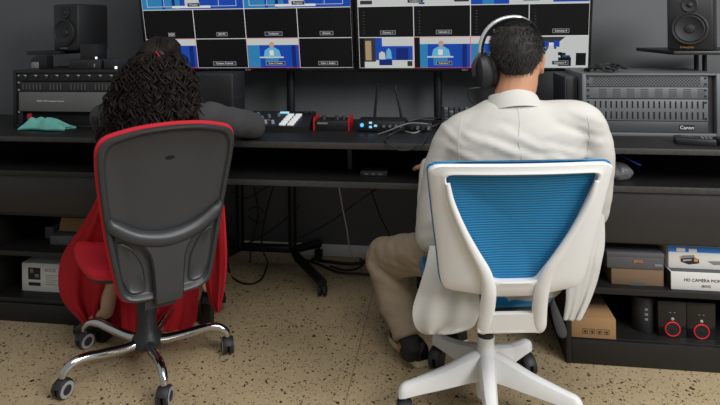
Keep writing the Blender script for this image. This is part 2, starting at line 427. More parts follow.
# middle desk: two boards and a dark back, open below
u = thing('desk', 'long black two-level desk between the storage units, open below', 'desk', (LX1, FRONT, 0))
mb = MB(); mb.bx(LX1, RX0, FRONT, BACK, TOP - 0.032, TOP - 0.004, 0.003); rim(mb.m(1), LX1, RX0, TOP - 0.031, TOP - 0.005)
mb.build('top', ['desk', 'desk_edge'], u, True)
mb = MB(); mb.bx(LX1, RX0 - 0.001, FRONT - 0.002, BACK, 0.664, 0.692, 0.003); rim(mb.m(1), LX1, RX0 - 0.001, 0.666, 0.690)
mb.build('lower_board', ['desk', 'desk_edge'], u, True)
mb = MB(); mb.bx(LX1, RX0 - 0.001, BACK - 0.012, BACK, 0.600, TOP - 0.033); mb.build('back_panel', ['desk'], u, True)
for x in (LX1 + 0.001, -0.42, RX0 - 0.022):
    mb = MB(); mb.bx(x, x + 0.02, FRONT + 0.2, BACK - 0.013, 0.693, TOP - 0.033); mb.build('upright', ['desk'], u, True)
mb = MB(); mb.bx(LX1 + 0.0, RX0 - 0.002, BACK - 0.11, BACK - 0.06, 0.60, 0.663, 0.002); mb.build('rail', ['desk'], u, True)

# ================================================================== TELEVISIONS
def emis(name, c, s=1.0):
    m = bpy.data.materials.new(name); m.use_nodes = True
    b = m.node_tree.nodes['Principled BSDF']; b.inputs['Base Color'].default_value = (0.005, 0.005, 0.005, 1); b.inputs['Roughness'].default_value = 0.3; b.inputs['Specular IOR Level'].default_value = 0.12
    b.inputs['Emission Color'].default_value = lin(c); b.inputs['Emission Strength'].default_value = s
    M[name] = m; return name
PAL = dict(k=emis('screen_black', (10, 10, 12)), w=emis('screen_grid_white', (196, 196, 194)), b=emis('screen_blue', (18, 62, 150)),
           c=emis('screen_cyan', (40, 112, 158)), g=emis('screen_grey', (176, 178, 176)), p=emis('screen_skin', (172, 134, 116)),
           j=emis('screen_light_blue', (92, 156, 186)), r=emis('screen_red', (206, 70, 84)), t=emis('screen_caption', (150, 156, 166)),
           n=emis('screen_navy', (14, 34, 96)), y=emis('screen_tan', (150, 128, 96)), d=emis('screen_dark_grey', (44, 44, 48)))
PK = list(PAL.keys()); PM = [PAL[k] for k in PK]

TVW, TVH = 1.155, 0.655
def make_tv(name, label, loc, tilt, cells, brand_x):
    t = thing(name, label, 'television', loc, rot=(tilt, 0, 0))
    b = 0.012
    f = MB()
    f.bx(-TVW / 2 - b, TVW / 2 + b, 0.004, 0.055, -0.018, TVH + b, 0.004)          # body
    f.bx(-TVW / 2 - b, TVW / 2 + b, -0.006, 0.004, -0.018, 0.0, 0.002)            # chin
    f.bx(-TVW / 2 - b, TVW / 2 + b, -0.006, 0.004, TVH, TVH + b, 0.002)
    for s in (-1, 1): f.bx(s * TVW / 2, s * (TVW / 2 + b), -0.006, 0.004, 0.0, TVH, 0.002)
    f.build('frame', ['gloss'], t)
    f = MB(); f.text('SONY', 0.012, Matrix.Translation((brand_x, -0.0065, -0.009)) @ Matrix.Rotation(rad(90), 4, 'X')); f.build('lettering', ['grey'], t)
    f = MB(); f.bx(-0.22, 0.22, 0.055, 0.075, 0.05, 0.42, 0.004); f.build('mount_plate', ['blkmetal'], t)
    s = MB()
    lay = [0.0]
    def rect(k, x0, x1, z0, z1, d=0):
        y = 0.0038 - 0.0003 * d
        s.mi = PK.index(k)
        s.face([s.bm.verts.new(p) for p in ((x0, y, z0), (x1, y, z0), (x1, y, z1), (x0, y, z1))])
    def poly(k, pts, d):
        y = 0.0038 - 0.0003 * d; s.mi = PK.index(k)
        s.face([s.bm.verts.new((x, y, z)) for x, z in pts])
    rect('w', -TVW / 2, TVW / 2, 0, TVH, 0)
    g = 0.0035
    cw, ch = TVW / 4, TVH / 4
    def caption(x, z, txt):
        tw = 0.0085 * len(txt) + 0.012
        rect('t', x - tw / 2, x + tw / 2, z - 0.0105, z + 0.0105, 8); rect('d', x - tw / 2 + 0.0015, x + tw / 2 - 0.0015, z - 0.009, z + 0.009, 9)
        tx = MB(); tx.text(txt, 0.0145, Matrix.Translation((x, 0.0005, z)) @ Matrix.Rotation(rad(90), 4, 'X')); tx.build('caption', [PAL['w']], t, smooth=False)
    for (col, row, span, kind, txt) in cells:                  # row 0 is the bottom row
        x0 = -TVW / 2 + col * cw + g / 2; x1 = x0 + cw * span - g; z0 = row * ch + g / 2; z1 = z0 + ch * span - g
        W, H = x1 - x0, z1 - z0
        X = lambda q: x0 + W * q
        Zz = lambda q: z0 + H * q
        if kind == 'black': rect('k', x0, x1, z0, z1, 1)
        elif kind == 'meters':
            rect('k', x0, x1, z0, z1, 1)
            for q in range(8): rect('d', X(0.07), X(0.085), Zz(0.12 + q * 0.1), Zz(0.14 + q * 0.1), 2)
            for q in range(8): rect('t', X(0.10), X(0.108), Zz(0.12 + q * 0.1), Zz(0.13 + q * 0.1), 2)
        elif kind in ('podium', 'podium_meters'):
            rect('r', x0 - g / 2, x1 + g / 2, z0 - g / 2, z1 + g / 2, 1); rect('b', x0, x1, z0, z1, 2)
            rect('g', x0, x1, Zz(0.78), z1, 3); rect('c', x0, X(0.24), z0, Zz(0.78), 3); rect('n', X(0.86), X(0.94), z0, Zz(0.78), 3)
            if kind == 'podium_meters': rect('k', x0, X(0.10), z0, z1, 4)
            cx = 0.48
            poly('j', [(X(cx - .17), Zz(.38)), (X(cx + .17), Zz(.38)), (X(cx + .14), Zz(.60)), (X(cx + .05), Zz(.70)), (X(cx - .05), Zz(.70)), (X(cx - .14), Zz(.60))], 5)
            poly('p', [(X(cx + .05 * math.cos(q)), Zz(.79 + .10 * math.sin(q))) for q in [k * math.pi / 6 for k in range(12)]], 6)
            rect('w', X(cx - .05), X(cx + .03), Zz(.42), Zz(.60), 6)
            rect('g', X(cx - .25), X(cx + .22), Zz(.33), Zz(.38), 6); rect('c', X(cx - .14), X(cx + .12), Zz(.08), Zz(.33), 6)
        elif kind == 'blue_wide':
            rect('b', x0, x1, z0, z1, 1)
            rect('c', x0, X(0.38), z0, z1, 2); rect('n', X(0.30), X(0.33), z0, z1, 3); rect('b', X(0.2), X(0.23), z0, z1, 3)
            rect('w', X(0.05), X(0.93), Zz(0.045), Zz(0.052), 4)
            for q in (0.05, 0.22, 0.76, 0.93): rect('w', X(q), X(q + 0.004), Zz(0.05), Zz(0.5), 4)
            rect('w', X(0.30), X(0.68), Zz(0.02), Zz(0.06), 5)
            rect('g', X(0.43), X(0.57), Zz(0.06), Zz(0.30), 5); rect('j', X(0.38), X(0.62), Zz(0.25), Zz(0.5), 4)
        elif kind == 'white_wide':
            rect('g', x0, x1, z0, z1, 1); rect('w', x0, x1, Zz(0.45), z1, 2)
            rect('d', X(0.02), X(0.13), Zz(0.03), Zz(0.09), 3); rect('d', X(0.45), X(0.60), Zz(0.08), Zz(0.16), 3)
            rect('n', X(0.55), X(0.60), Zz(0.02), Zz(0.05), 3); rect('d', X(0.86), X(0.99), Zz(0.05), Zz(0.12), 3)
        elif kind == 'split_wide':
            rect('b', x0, X(0.33), z0, z1, 1); rect('g', X(0.33), x1, z0, z1, 1); rect('c', X(0.1), X(0.2), z0, z1, 2); rect('b', X(0.70), x1, Zz(0.02), Zz(0.2), 2)
        elif kind == 'stage':
            rect('g', x0, x1, z0, z1, 1); rect('b', X(0.28), X(0.98), Zz(0.25), Zz(0.72), 2); rect('b', X(0.28), X(0.42), Zz(0.6), z1, 2)
            rect('d', x0, X(0.30), Zz(0.2), z1, 3); rect('y', X(0.11), X(0.22), Zz(0.25), Zz(0.9), 4); rect('n', X(0.68), X(0.9), Zz(0.25), Zz(0.65), 3)
            rect('k', x0, X(0.09), z0, z1, 5)
            poly('g', [(X(.36), Zz(.28)), (X(.48), Zz(.28)), (X(.47), Zz(.5)), (X(.41), Zz(.55)), (X(.36), Zz(.48))], 5)
            poly('j', [(X(.49), Zz(.3)), (X(.60), Zz(.3)), (X(.58), Zz(.58)), (X(.54), Zz(.66)), (X(.50), Zz(.58))], 6)
            rect('n', X(0.36), X(0.60), Zz(0.08), Zz(0.26), 6); rect('d', X(0.88), X(0.97), Zz(0.05), Zz(0.22), 6)
        elif kind == 'hall':
            rect('g', x0, x1, z0, z1, 1)
            poly('d', [(X(.1), Zz(.98)), (X(.62), Zz(.98)), (X(.5), Zz(.80)), (X(.22), Zz(.80))], 2)
            rect('b', X(.20), X(.34), Zz(.66), Zz(.84), 3); rect('b', X(.42), X(.52), Zz(.66), Zz(.86), 3); rect('w', X(.34), X(.42), Zz(.7), Zz(.78), 3)
            random.seed(3)
            for q in range(26):
                dpt = random.random(); sd = random.choice((-1, 1)); xx = 0.38 + sd * (0.06 + dpt * 0.34 * random.uniform(.5, 1)); zz = 0.64 - dpt * 0.42
                sz = 0.018 + dpt * 0.03
                rect(random.choice('kkdnj'), X(xx - sz), X(xx + sz), Zz(zz - sz * 1.6), Zz(zz + sz * 1.6), 4)
            rect('k', X(.50), X(.72), Zz(.04), Zz(.32), 5); rect('k', X(.80), X(.97), Zz(.06), Zz(.46), 5); rect('d', X(.02), X(.14), Zz(.3), Zz(.5), 5)
        if txt: caption((x0 + x1) / 2 + 0.01, Zz(0.15 if span == 1 else 0.075), txt)
    s.build('screen', PM, t, smooth=False, recalc=False)
    return t

Lc = [(0, 2, 2, 'blue_wide', 'Preview'), (2, 2, 2, 'blue_wide', 'Program'),
      (0, 1, 1, 'black', 'PGM'), (1, 1, 1, 'black', 'SDI PC'), (2, 1, 1, 'black', 'Titulación'), (3, 1, 1, 'black', 'Efectos'),
      (0, 0, 1, 'podium', ''), (1, 0, 1, 'black', 'Camera Control'), (2, 0, 1, 'podium', 'Cam 2 Audio'), (3, 0, 1, 'black', 'Cam 1 Audio')]
Rc = [(0, 2, 2, 'white_wide', 'Camera 5'), (2, 2, 2, 'split_wide', 'Camera 6'),
      (0, 1, 1, 'meters', 'Camera 1'), (1, 1, 1, 'meters', 'Camera 2'), (2, 1, 1, 'meters', 'Camera 3'), (3, 1, 1, 'meters', 'Camera 4'),
      (0, 0, 1, 'stage', ''), (1, 0, 1, 'podium_meters', 'Camera 7'), (2, 0, 1, 'podium', 'Camera 8'), (3, 0, 1, 'hall', 'Camera 9')]
TVY = 2.94
xl0, xl1 = AY(149, 68, TVY).x, AY(353.5, 68, TVY).x
xr0, xr1 = AY(360.5, 68, TVY).x, AY(587, 68, TVY).x
make_tv('television', 'black television above the curly-haired woman showing blue preview panes', ((xl0 + xl1) / 2, TVY, 1.130), rad(12), Lc, 0.0)
make_tv('television', 'black television above the man in headphones with camera panes and a white hall', ((xr0 + xr1) / 2, TVY, 1.128), rad(10), Rc, -0.03)

RX90 = Matrix.Rotation(rad(90), 4, 'X')
def facing(p): return Matrix.Translation(p) @ RX90            # lettering standing upright, read from the room

# ================================================================== TV CARTS
def make_cart(name, label, xa, xb, y, ztop, fwd, out):
    t = thing(name, label, 'tv stand', ((xa + xb) / 2, y, 0))
    c = (xa + xb) / 2; h = (xb - xa) / 2
    for s in (-1, 1):
        mb = MB(); mb.cyl((s * h, 0, 0.09), (s * h, 0, ztop), 0.023); mb.build('column', 'blkmetal', t)
        mb = MB()
        mb.tube([(s * (h + 0.13), 0.125, 0.085), (s * h, 0, 0.090), (s * (h + 0.06), -0.10, 0.084), (s * (h + out), -fwd, 0.066)], [(0.023, 0.025)] * 4, 10, ref=(0, 0, 1))
        lg = mb.build('leg', 'blkmetal', t)
        for (x, yy) in ((s * (h + 0.124), 0.118), (s * (h + out - 0.003), -fwd + 0.008)):
            mb = MB(); mb.cyl((x, yy, 0.05), (x, yy, 0.064), 0.008)
            for q in (-1, 1): mb.tube([(x + q * 0.006, yy, 0.026), (x + q * 0.020, yy, 0.026)], 0.026, 18)
            mb.tube([(x - 0.02, yy, 0.026), (x + 0.02, yy, 0.026)], 0.006); mb.box((x, yy, 0.044), (0.012, 0.03, 0.02), 0.003)
            mb.build('castor', 'rubber', lg)
    mb = MB(); mb.bx(-h, h, -0.018, 0.018, 0.075, 0.115, 0.004); mb.build('crossbar', 'blkmetal', t)
    mb = MB(); mb.bx(-h - 0.06, h + 0.06, -0.034, -0.022, ztop - 0.22, ztop - 0.15, 0.003); mb.build('mount_rail', 'blkmetal', t)
    return t
CY = 3.085
xa, xb = AY(238.5, 110, CY).x, AY(291, 110, CY).x
make_cart('tv_stand', 'black wheeled stand with two columns under the left television', xa, xb, CY, 1.45, 0.34, 0.245)
xa, xb = AY(438, 100, CY).x, AY(500, 100, CY).x
make_cart('tv_stand', 'black wheeled stand behind the desk under the right television, mostly hidden by the seated man', xa, xb, CY, 1.45, 0.20, 0.10)

# ================================================================== EQUIPMENT RACKS
RY = 2.56
def zy(px, py, y=RY): return AY(px, py, y).z
x0 = AY(14.5, 120, RY).x; x1 = x0 + 0.585
t = thing('equipment_rack', 'black equipment rack with jack row and grey switcher unit, left of the curly-haired woman', 'rack', (x0, RY, TOP))
zt = zy(60, 70.2)
for n, b in (('case_side', (x0, x0 + 0.016, RY - 0.01, 2.92, TOP, zt)), ('case_side', (x1 - 0.016, x1, RY - 0.01, 2.92, TOP, zt)),
             ('case_top', (x0 + 0.016, x1 - 0.016, RY - 0.01, 2.92, zt - 0.014, zt)), ('case_bottom', (x0 + 0.016, x1 - 0.016, RY - 0.01, 2.92, TOP, TOP + 0.014)),
             ('case_back', (x0 + 0.016, x1 - 0.016, 2.905, 2.92, TOP + 0.014, zt - 0.014))):
    mb = MB(); mb.bx(*b, 0.003); mb.build(n, 'blk', t, True)
for x in (x0 + 0.017, x1 - 0.042):
    mb = MB(); mb.bx(x, x + 0.025, RY + 0.004, RY + 0.008, TOP + 0.016, zt - 0.016); mb.build('rail', 'blk2', t, True)
    for py in (75.5, 82.5, 90, 112):
        mb = MB(); mb.box((x + 0.010, RY - 0.001, zy(20, py)), (0.009, 0.006, 0.009), 0.002); mb.build('rail_nut', 'grey', t, True)
px0, px1 = x0 + 0.030, x1 - 0.030
mb = MB(); mb.bx(px0, px1, RY - 0.002, RY + 0.05, zy(60, 81), zy(60, 73.2), 0.002)
jp = mb.build('patch_panel', 'blk', t, True)
for k in range(9):
    x = px0 + 0.03 + k * (px1 - px0 - 0.06) / 8; z = zy(60, 77.2)
    mb = MB(); mb.lathe([(0.015, 0), (0.015, 0.006), (0.010, 0.008), (0.010, 0.002), (0, 0.002)], facing((x, RY - 0.002, z)), 18)
    mb.m(1); mb.ell((x + 0.010, RY - 0.010, z + 0.009), (0.009, 0.003, 0.004))
    mb.build('jack', ['blk2', 'grey'], t, True)
mb = MB(); mb.bx(px0, px1, RY - 0.001, RY + 0.05, zy(60, 91.4), zy(60, 81.8), 0.002)
mb.m(1)
for k in range(26):
    x = px0 + 0.02 + k * 0.0188
    if k in (6, 7, 12, 13, 19, 20): continue
    mb.bx(x, x + 0.003, RY - 0.0022, RY - 0.0005, zy(60, 89.6), zy(60, 83.6))
mb.build('vent_panel', ['blk2', 'midgrey'], t, True)
mb = MB(); mb.bx(px0, px1, RY - 0.006, RY + 0.25, zy(60, 111.5), zy(60, 92), 0.003)
sw = mb.build('switcher_unit', 'rackL', t, True)
mb = MB(); mb.text('ATEM 1 M/E Production Switcher', 0.011, facing((px0 + 0.175, RY - 0.0065, zy(60, 101))), 'CENTER'); mb.build('lettering', 'inkw', sw, True, smooth=False)
mb = MB(); mb.bx(px0, px1, RY + 0.02, RY + 0.03, TOP + 0.015, zy(60, 112)); mb.build('blank_panel', 'slot', t, True)

# right rack
R2 = 2.60
x0 = AY(581.5, 105, R2).x; x1 = AY(719, 105, R2).x; zt = zy(640, 73.3, R2)
zz = lambda py, px=640: AY(px, py, R2).z
t = thing('equipment_rack', 'grey ventilated equipment rack with slotted panels right of the man', 'rack', (x0, R2, TR))
for n, b in (('case_side', (x0, x0 + 0.016, R2 - 0.015, 2.93, TR, zt)), ('case_side', (x1 - 0.016, x1, R2 - 0.015, 2.93, TR, zt)),
             ('case_top', (x0 + 0.016, x1 - 0.016, R2 - 0.015, 2.93, zt - 0.009, zt)), ('case_bottom', (x0 + 0.016, x1 - 0.016, R2 - 0.015, 2.93, TR, TR + 0.014)),
             ('case_back', (x0 + 0.016, x1 - 0.016, 2.915, 2.93, TR + 0.014, zt - 0.009))):
    mb = MB(); mb.bx(*b, 0.002); mb.build(n, 'rack', t, True)
a0, a1 = x0 + 0.018, x1 - 0.045
for x in (x0 + 0.017, x1 - 0.044):
    mb = MB(); mb.bx(x, x + 0.026, R2 + 0.006, R2 + 0.010, TR + 0.016, zt - 0.011); mb.build('rail', 'blk', t, True)
mb = MB(); mb.bx(a0, a1, R2 - 0.004, R2 + 0.02, zz(86.6), zz(75.8), 0.0015); mb.m(1); mb.bx(a0 + 0.03, a1 - 0.03, R2 - 0.0046, R2 - 0.003, zz(85.6), zz(76.8)); mb.build('perforated_panel', ['rack', 'perf'], t, True)
mb = MB(); mb.bx(a0, a1, R2 - 0.004, R2 + 0.02, zz(98.4), zz(87.2), 0.0015); mb.m(1)
for k in range(8):
    xa = a0 + 0.055 + k * 0.058
    for q in range(5):
        z = zz(97.0) + q * (zz(89) - zz(97.0)) / 4.4
        mb.bx(xa, xa + 0.032, R2 - 0.0046, R2 - 0.003, z, z + 0.0042)
mb.build('louvre_panel', ['rack', 'rackdk'], t, True)
mb = MB(); mb.bx(a0, a1, R2 - 0.004, R2 + 0.02, zz(120.6), zz(99.2), 0.0015); mb.m(1)
for k in range(21):
    xa = a0 + 0.036 + k * 0.0222
    for (p0, p1) in ((108, 101), (119, 111.6)): mb.bx(xa, xa + 0.0065, R2 - 0.0046, R2 - 0.003, zz(p0), zz(p1))
mb.build('slotted_panel', ['rack', 'slot'], t, True)
mb = MB(); mb.bx(a0, a1, R2 - 0.002, R2 + 0.2, zz(132.0), zz(121.2), 0.0015); un = mb.build('rack_unit', 'rackdk', t, True)
lp = AY(686.5, 127.6, R2); mb = MB(); mb.bx(lp.x - 0.030, lp.x + 0.030, R2 - 0.0035, R2 - 0.0015, lp.z - 0.012, lp.z + 0.012); nb = mb.build('badge', 'blk', un, True)
mb = MB(); mb.text('Canon', 0.021, facing((lp.x, R2 - 0.0037, lp.z))); mb.build('lettering', 'inkw', un, True, smooth=False)
for x in (a0 + 0.010, a1 - 0.010):
    for p in (78, 84, 90, 96, 102, 118):
        mb = MB(); mb.tube([(x, R2 - 0.0075, zz(p)), (x, R2 - 0.003, zz(p))], 0.0045, 12); mb.build('screw', 'blk', t, True)

# ================================================================== SPEAKERS AND THEIR STANDS
def speaker(label, loc, rot, lead):
    t = thing('studio_monitor', label, 'speaker', loc, rot)
    W, H, D = 0.180, 0.252, 0.205
    mb = MB(); mb.bx(-W / 2, W / 2, -D / 2, D / 2, 0.0, H, 0.010); mb.build('cabinet', 'blk', t)
    yf = -D / 2
    mb = MB(); mb.lathe([(0.072, 0.0), (0.073, 0.011), (0.069, 0.014), (0.064, 0.013), (0.061, 0.009), (0.056, 0.012), (0.052, 0.010), (0.024, 0.001), (0.021, 0.001), (0.018, 0.007), (0, 0.010)], facing((0, yf - 0.001, 0.098)), 36)
    mb.build('woofer', 'brasswood', t)
    mb = MB(); mb.lathe([(0.034, 0.0), (0.034, 0.005), (0.030, 0.007), (0.014, 0.0015), (0.012, 0.002), (0.009, 0.006), (0, 0.009)], facing((0, yf - 0.001, 0.204)), 28); mb.build('tweeter', 'brasswood', t)
    mb = MB(); mb.text('M-AUDIO', 0.0125, facing((-0.012, yf - 0.0008, 0.0145))); mb.build('lettering', 'gold' if lead else 'greyink', t, smooth=False)
    return t
def stand(label, px, pz, py, w, d, poles, cat='speaker stand'):
    t = thing('speaker_stand', label, cat, (px, py, 0))
    mb = MB(); mb.bx(-w[0], w[1], -d[0], d[1], pz - 0.018, pz, 0.005); mb.build('shelf_plate', 'blk', t)
    for x in poles:
        mb = MB(); mb.cyl((x, 0, 0.03), (x, 0, pz - 0.018), 0.011); mb.build('pole', 'blkmetal', t)
    mb = MB(); mb.bx(-0.15, 0.15, -0.10, 0.10, 0.0, 0.03, 0.006); mb.build('base', 'blk', t)
    return t
zl = AY(75, 51.0, 2.75).z; xl = AY(81.5, 51, 2.86).x
stand('black speaker stand behind the left rack', AY(84, 60, 3.09).x, zl, 3.09, (0.10, 0.10), (0.35, 0.03), (0.0,))
speaker('black studio speaker on the left stand above the grey switcher rack', (xl, 2.86, zl), rad(-14), False)
zr = AY(700, 50.2, 2.72).z; xr = AY(694, 50, 2.76).x
sx = AY(699, 62, 3.09).x
stand('black two-pole speaker stand behind the right ventilated rack', sx, zr, 3.09, (sx - AY(659.5, 50, 2.80).x, 0.12), (0.45, 0.03), (-0.013, 0.026))
speaker('black studio speaker with gold lettering at the right end of the room', (xr, 2.775, zr), rad(-28), True)

# ================================================================== SMALL THINGS ON THE RACKS
def device(name, label, cat, b, m='blk', bev=0.004, group=None):
    """b = x0,x1,y0,y1,z0,z1 world; returns the thing with its body as a part"""
    t = thing(name, label, cat, ((b[0] + b[1]) / 2, (b[2] + b[3]) / 2, b[4]), group=group)
    mb = MB(); mb.bx(*b, bev); mb.build('body', m, t, True)
    return t
LT = zy(60, 70.2)
y = 2.66
b = (AY(68.5, 66, y).x, AY(100, 66, y).x, y, y + 0.12, LT, LT + 0.048)
t = device('converter', 'flat black converter box on the left rack under a smaller box', 'device', b, 'blk2')
p = AY(94.5, 65.5, y); mb = MB(); mb.box((p.x, y - 0.001, p.z), (0.008, 0.003, 0.018), 0.001); mb.build('status_light', 'greyink', t, True)
mb = MB(); mb.bx(b[0] + 0.02, b[0] + 0.10, y - 0.0015, y, LT + 0.014, LT + 0.030); mb.build('display', 'gloss', t, True)
b2 = (AY(80, 55, y + .01).x, AY(97, 55, y + .01).x, y + 0.01, y + 0.10, LT + 0.048, LT + 0.126)
t = device('transmitter', 'upright black box with a white light stacked on the flat converter', 'device', b2, 'blk')
p = AY(95.5, 58.0, y); mb = MB(); mb.box((p.x - 0.002, y + 0.0095, p.z), (0.009, 0.003, 0.010), 0.001); mb.build('status_light', 'ledwhite', t, True)
b = (AY(103.5, 66, y).x, AY(117, 66, y).x, y, y + 0.08, LT, LT + 0.050)
t = device('transmitter', 'small black box at the rack edge beside the curly hair, white light on its corner', 'device', b, 'blk2')
p = AY(117, 67.6, y); mb = MB(); mb.box((p.x - 0.005, y - 0.001, p.z), (0.012, 0.003, 0.012), 0.001); mb.build('status_light', 'ledwhite', t, True)
y = 2.68
b = (AY(35, 64, y).x, AY(46, 64, y).x, y, y + 0.06, LT, LT + 0.068)
t = device('camera', 'small black camera with a pale label at the left end of the rack', 'camera', b, 'blk')
mb = MB(); mb.lathe([(0.022, 0), (0.022, 0.03), (0.018, 0.032), (0.015, 0.025), (0, 0.024)], Matrix.Translation((b[0], y + 0.03, LT + 0.036)) @ Matrix.Rotation(rad(-90), 4, 'Y'), 20); mb.build('lens', 'gloss', t, True)
p = AY(30.5, 65.5, y - .02); mb = MB(); mb.box((p.x + 0.012, y + 0.0, LT + 0.018), (0.040, 0.012, 0.034), 0.004); q = mb.build('label_plate', 'greyink', t, True)

# teal cloth: a folded rumpled pad
t0 = MB()
c = AY(41.5, 125, 2.47); c.z = TOP
def clothpad():
    rows = []
    for i in range(9):
        v = i / 8; row = []
        for j in range(19):
            u_ = j / 18
            x = c.x - 0.122 + 0.245 * u_ + 0.012 * math.sin(5 * v + 3 * u_); yy = 2.462 + 0.070 * v + 0.010 * math.sin(7 * u_)
            ed = min(1, 4 * min(u_, 1 - u_) + 0.25) * min(1, 5 * min(v, 1 - v) + 0.15)
            z = TOP + 0.004 + ed * (0.046 + 0.008 * math.sin(9 * u_ + 4 * v) + 0.007 * math.sin(17 * u_ - 6 * v)) * (1.08 - 0.25 * u_)
            row.append((x, yy, z))
        rows.append(row)
    return rows
g = clothpad(); mbq = MB(); mbq.sheet(g, 0.006)
low = [[(x, y_, TOP + 0.003 + 0.25 * (z - TOP)) for x, y_, z in r] for r in g]; mbq.sheet(low, 0.004)
o = mbq.build('cleaning_cloth', 'teal'); origin_to(o, (c.x, 2.49, TOP)); tag(o, 'rumpled teal microfibre cloth on the desk before the left rack', 'cloth')
p = AY(30.5, 115.2, 2.545); mb = MB(); mb.bx(p.x - 0.011, p.x + 0.011, 2.535, 2.545, TOP, p.z + 0.008, 0.002); mb.bx(p.x - 0.006, p.x + 0.006, 2.532, 2.536, TOP + 0.02, p.z + 0.001, 0.001)
o = mb.build('card_tag', 'redplastic'); origin_to(o, (p.x, 2.54, TOP)); tag(o, 'small red tag standing behind the teal cloth', 'tag')

# dark upright box behind the woman, and one left of the right rack
def tower(label, b):
    t = thing('computer_tower', label, 'computer', ((b[0] + b[1]) / 2, (b[2] + b[3]) / 2, b[4]))
    mb = MB(); mb.bx(*b, 0.006); mb.build('case', 'blk2', t, True)
    mb = MB(); mb.bx(b[0] + 0.008, b[1] - 0.008, b[2] - 0.004, b[2], b[4] + 0.01, b[5] - 0.01, 0.003); mb.build('front_panel', 'blk', t, True)
    mb = MB()
    for k in range(6): mb.bx(b[1] - 0.0005, b[1] + 0.0008, b[2] + 0.03, b[3] - 0.03, b[4] + 0.05 + k * 0.012, b[4] + 0.056 + k * 0.012)
    mb.build('side_vent', 'slot', t, True)
y = 2.74
tower('dark upright computer case on the desk behind the curly-haired woman', (AY(190, 90, y).x, AY(233, 90, y).x, y, y + 0.18, TOP, AY(215, 73.5, y).z))
y = 2.64
tower('narrow black computer case left of the ventilated rack', (AY(564.5, 90, y).x, AY(577.5, 90, y).x, y, y + 0.26, TR, AY(570, 76.5, y).z))

# cables heaped on the right rack
def cable(label, pts, r, m='cable', group=None, name='cable', k=8):
    q = cr([tuple(p) for p in pts], k); mb = MB(); mb.tube(q, r, 7)
    o = mb.build(name, m); origin_to(o, pts[0]); return tag(o, label, 'cable', group)
random.seed(5)
RT = zy(640, 73.3, R2)
for n_, lab in enumerate(('upper black cable coil of the heap on the ventilated rack', 'loose black cable trailing across the top of the ventilated rack')):
    pts = []
    for k in range(16):
        q = k * 0.95; rr = 0.05 + 0.022 * math.sin(k * 1.7 + n_)
        pts.append((AY(599 + 7 * n_, 70, 2.68).x + rr * 1.35 * math.cos(q), 2.69 + rr * 0.8 * math.sin(q), RT + 0.005 + 0.009 * n_ + 0.010 * (k % 3)))
    cable(lab, pts, 0.0042)

# ================================================================== ON THE MIDDLE DESK
DT = TOP - 0.004
# vision switcher panel
y0, y1 = 2.555, 2.725
xs0, xs1 = AY(246, 120, 2.62).x, AY(311.5, 120, 2.62).x
t = thing('video_switcher', 'black video switcher panel with two white key strips by the woman\'s elbow', 'switcher', ((xs0 + xs1) / 2, y0, DT))
prof = [(y0, DT), (y0, DT + 0.026), (y1 - 0.03, DT + 0.072), (y1, DT + 0.072), (y1, DT)]
mb = MB(); mb.loft([[(x, a, b_) for a, b_ in prof] for x in (xs0, xs1)]); mb.build('body', 'blk', t, True)
sl = (DT + 0.072 - DT - 0.026) / (y1 - 0.03 - y0); al = math.atan(sl); RS = Matrix.Rotation(al, 3, 'X')
def on(x, v, h): # point on the sloped panel; v 0..1 front to back
    yy = y0 + v * (y1 - 0.03 - y0); return Vector((x, yy - h * math.sin(al), DT + 0.026 + sl * (yy - y0) + h * math.cos(al)))
xk = lambda px: AY(px, 120, 2.62).x
for cx in (285.5, 293.5):
    for k in range(5):
        mb = MB(); mb.box(on(xk(cx) + 0.004 * k, 0.10 + 0.16 * k, 0.003), (0.031, 0.019, 0.008), 0.0015, RS); mb.build('key', 'keywhite', t, True)
mb = MB(); mb.box(on(xk(281), 0.93, 0.002), (0.045, 0.014, 0.005), 0.001, RS); mb.build('display', 'lcd', t, True)
for (pp, v) in ((256, .75), (268, .2), (275, .2), (262, .5), (277, .7), (268, .62)):
    c0 = on(xk(pp), v, 0); c1 = on(xk(pp), v, 0.014); mb = MB(); mb.tube([c0, c1], [0.009, 0.007], 16); mb.build('knob', 'grey' if v < .4 else 'midgrey', t, True)
for k in range(4):
    mb = MB(); mb.box(on(xk(302) + 0.012 * k, 0.9 - 0.05 * (k % 2), 0.006), (0.008, 0.012, 0.016), 0.002, RS); mb.build('fader', 'blk2', t, True)
for k in range(8):
    mb = MB(); mb.box(on(xk(250) + 0.014 * k, 0.38 + 0.0 * k, 0.002), (0.009, 0.010, 0.006), 0.001, RS); mb.build('button', 'midgrey', t, True)

# audio interface with red ends
y0, y1 = 2.60, 2.72
a, b_ = AY(313, 120, y0).x, AY(349.5, 120, y0).x
t = thing('audio_interface', 'black audio interface with red end cheeks between the switcher and the router', 'audio interface', ((a + b_) / 2, y0, DT))
mb = MB(); mb.bx(a + 0.008, b_ - 0.008, y0 + 0.004, y1, DT, DT + 0.046, 0.003); mb.build('body', 'blk', t, True)
for x in (a, b_ - 0.008):
    mb = MB(); mb.loft([[(xx, yy, z) for yy, z in ((y0, DT), (y0 - 0.002, DT + 0.048), (y0 + 0.02, DT + 0.060), (y1, DT + 0.060), (y1, DT))] for xx in (x, x + 0.008)]); mb.build('end_cheek', 'redplastic', t, True)
for k, x in enumerate((0.25, 0.62, 0.8)):
    xx = a + (b_ - a) * x; mb = MB(); mb.tube([(xx, y0 + 0.045, DT + 0.046), (xx, y0 + 0.045, DT + 0.064)], [0.012, 0.009], 16); mb.build('knob', 'blk2', t, True)
mb = MB(); mb.bx(a + 0.02, a + 0.07, y0 + 0.0025, y0 + 0.004, DT + 0.03, DT + 0.038); mb.build('label_plate', 'greyink', t, True)

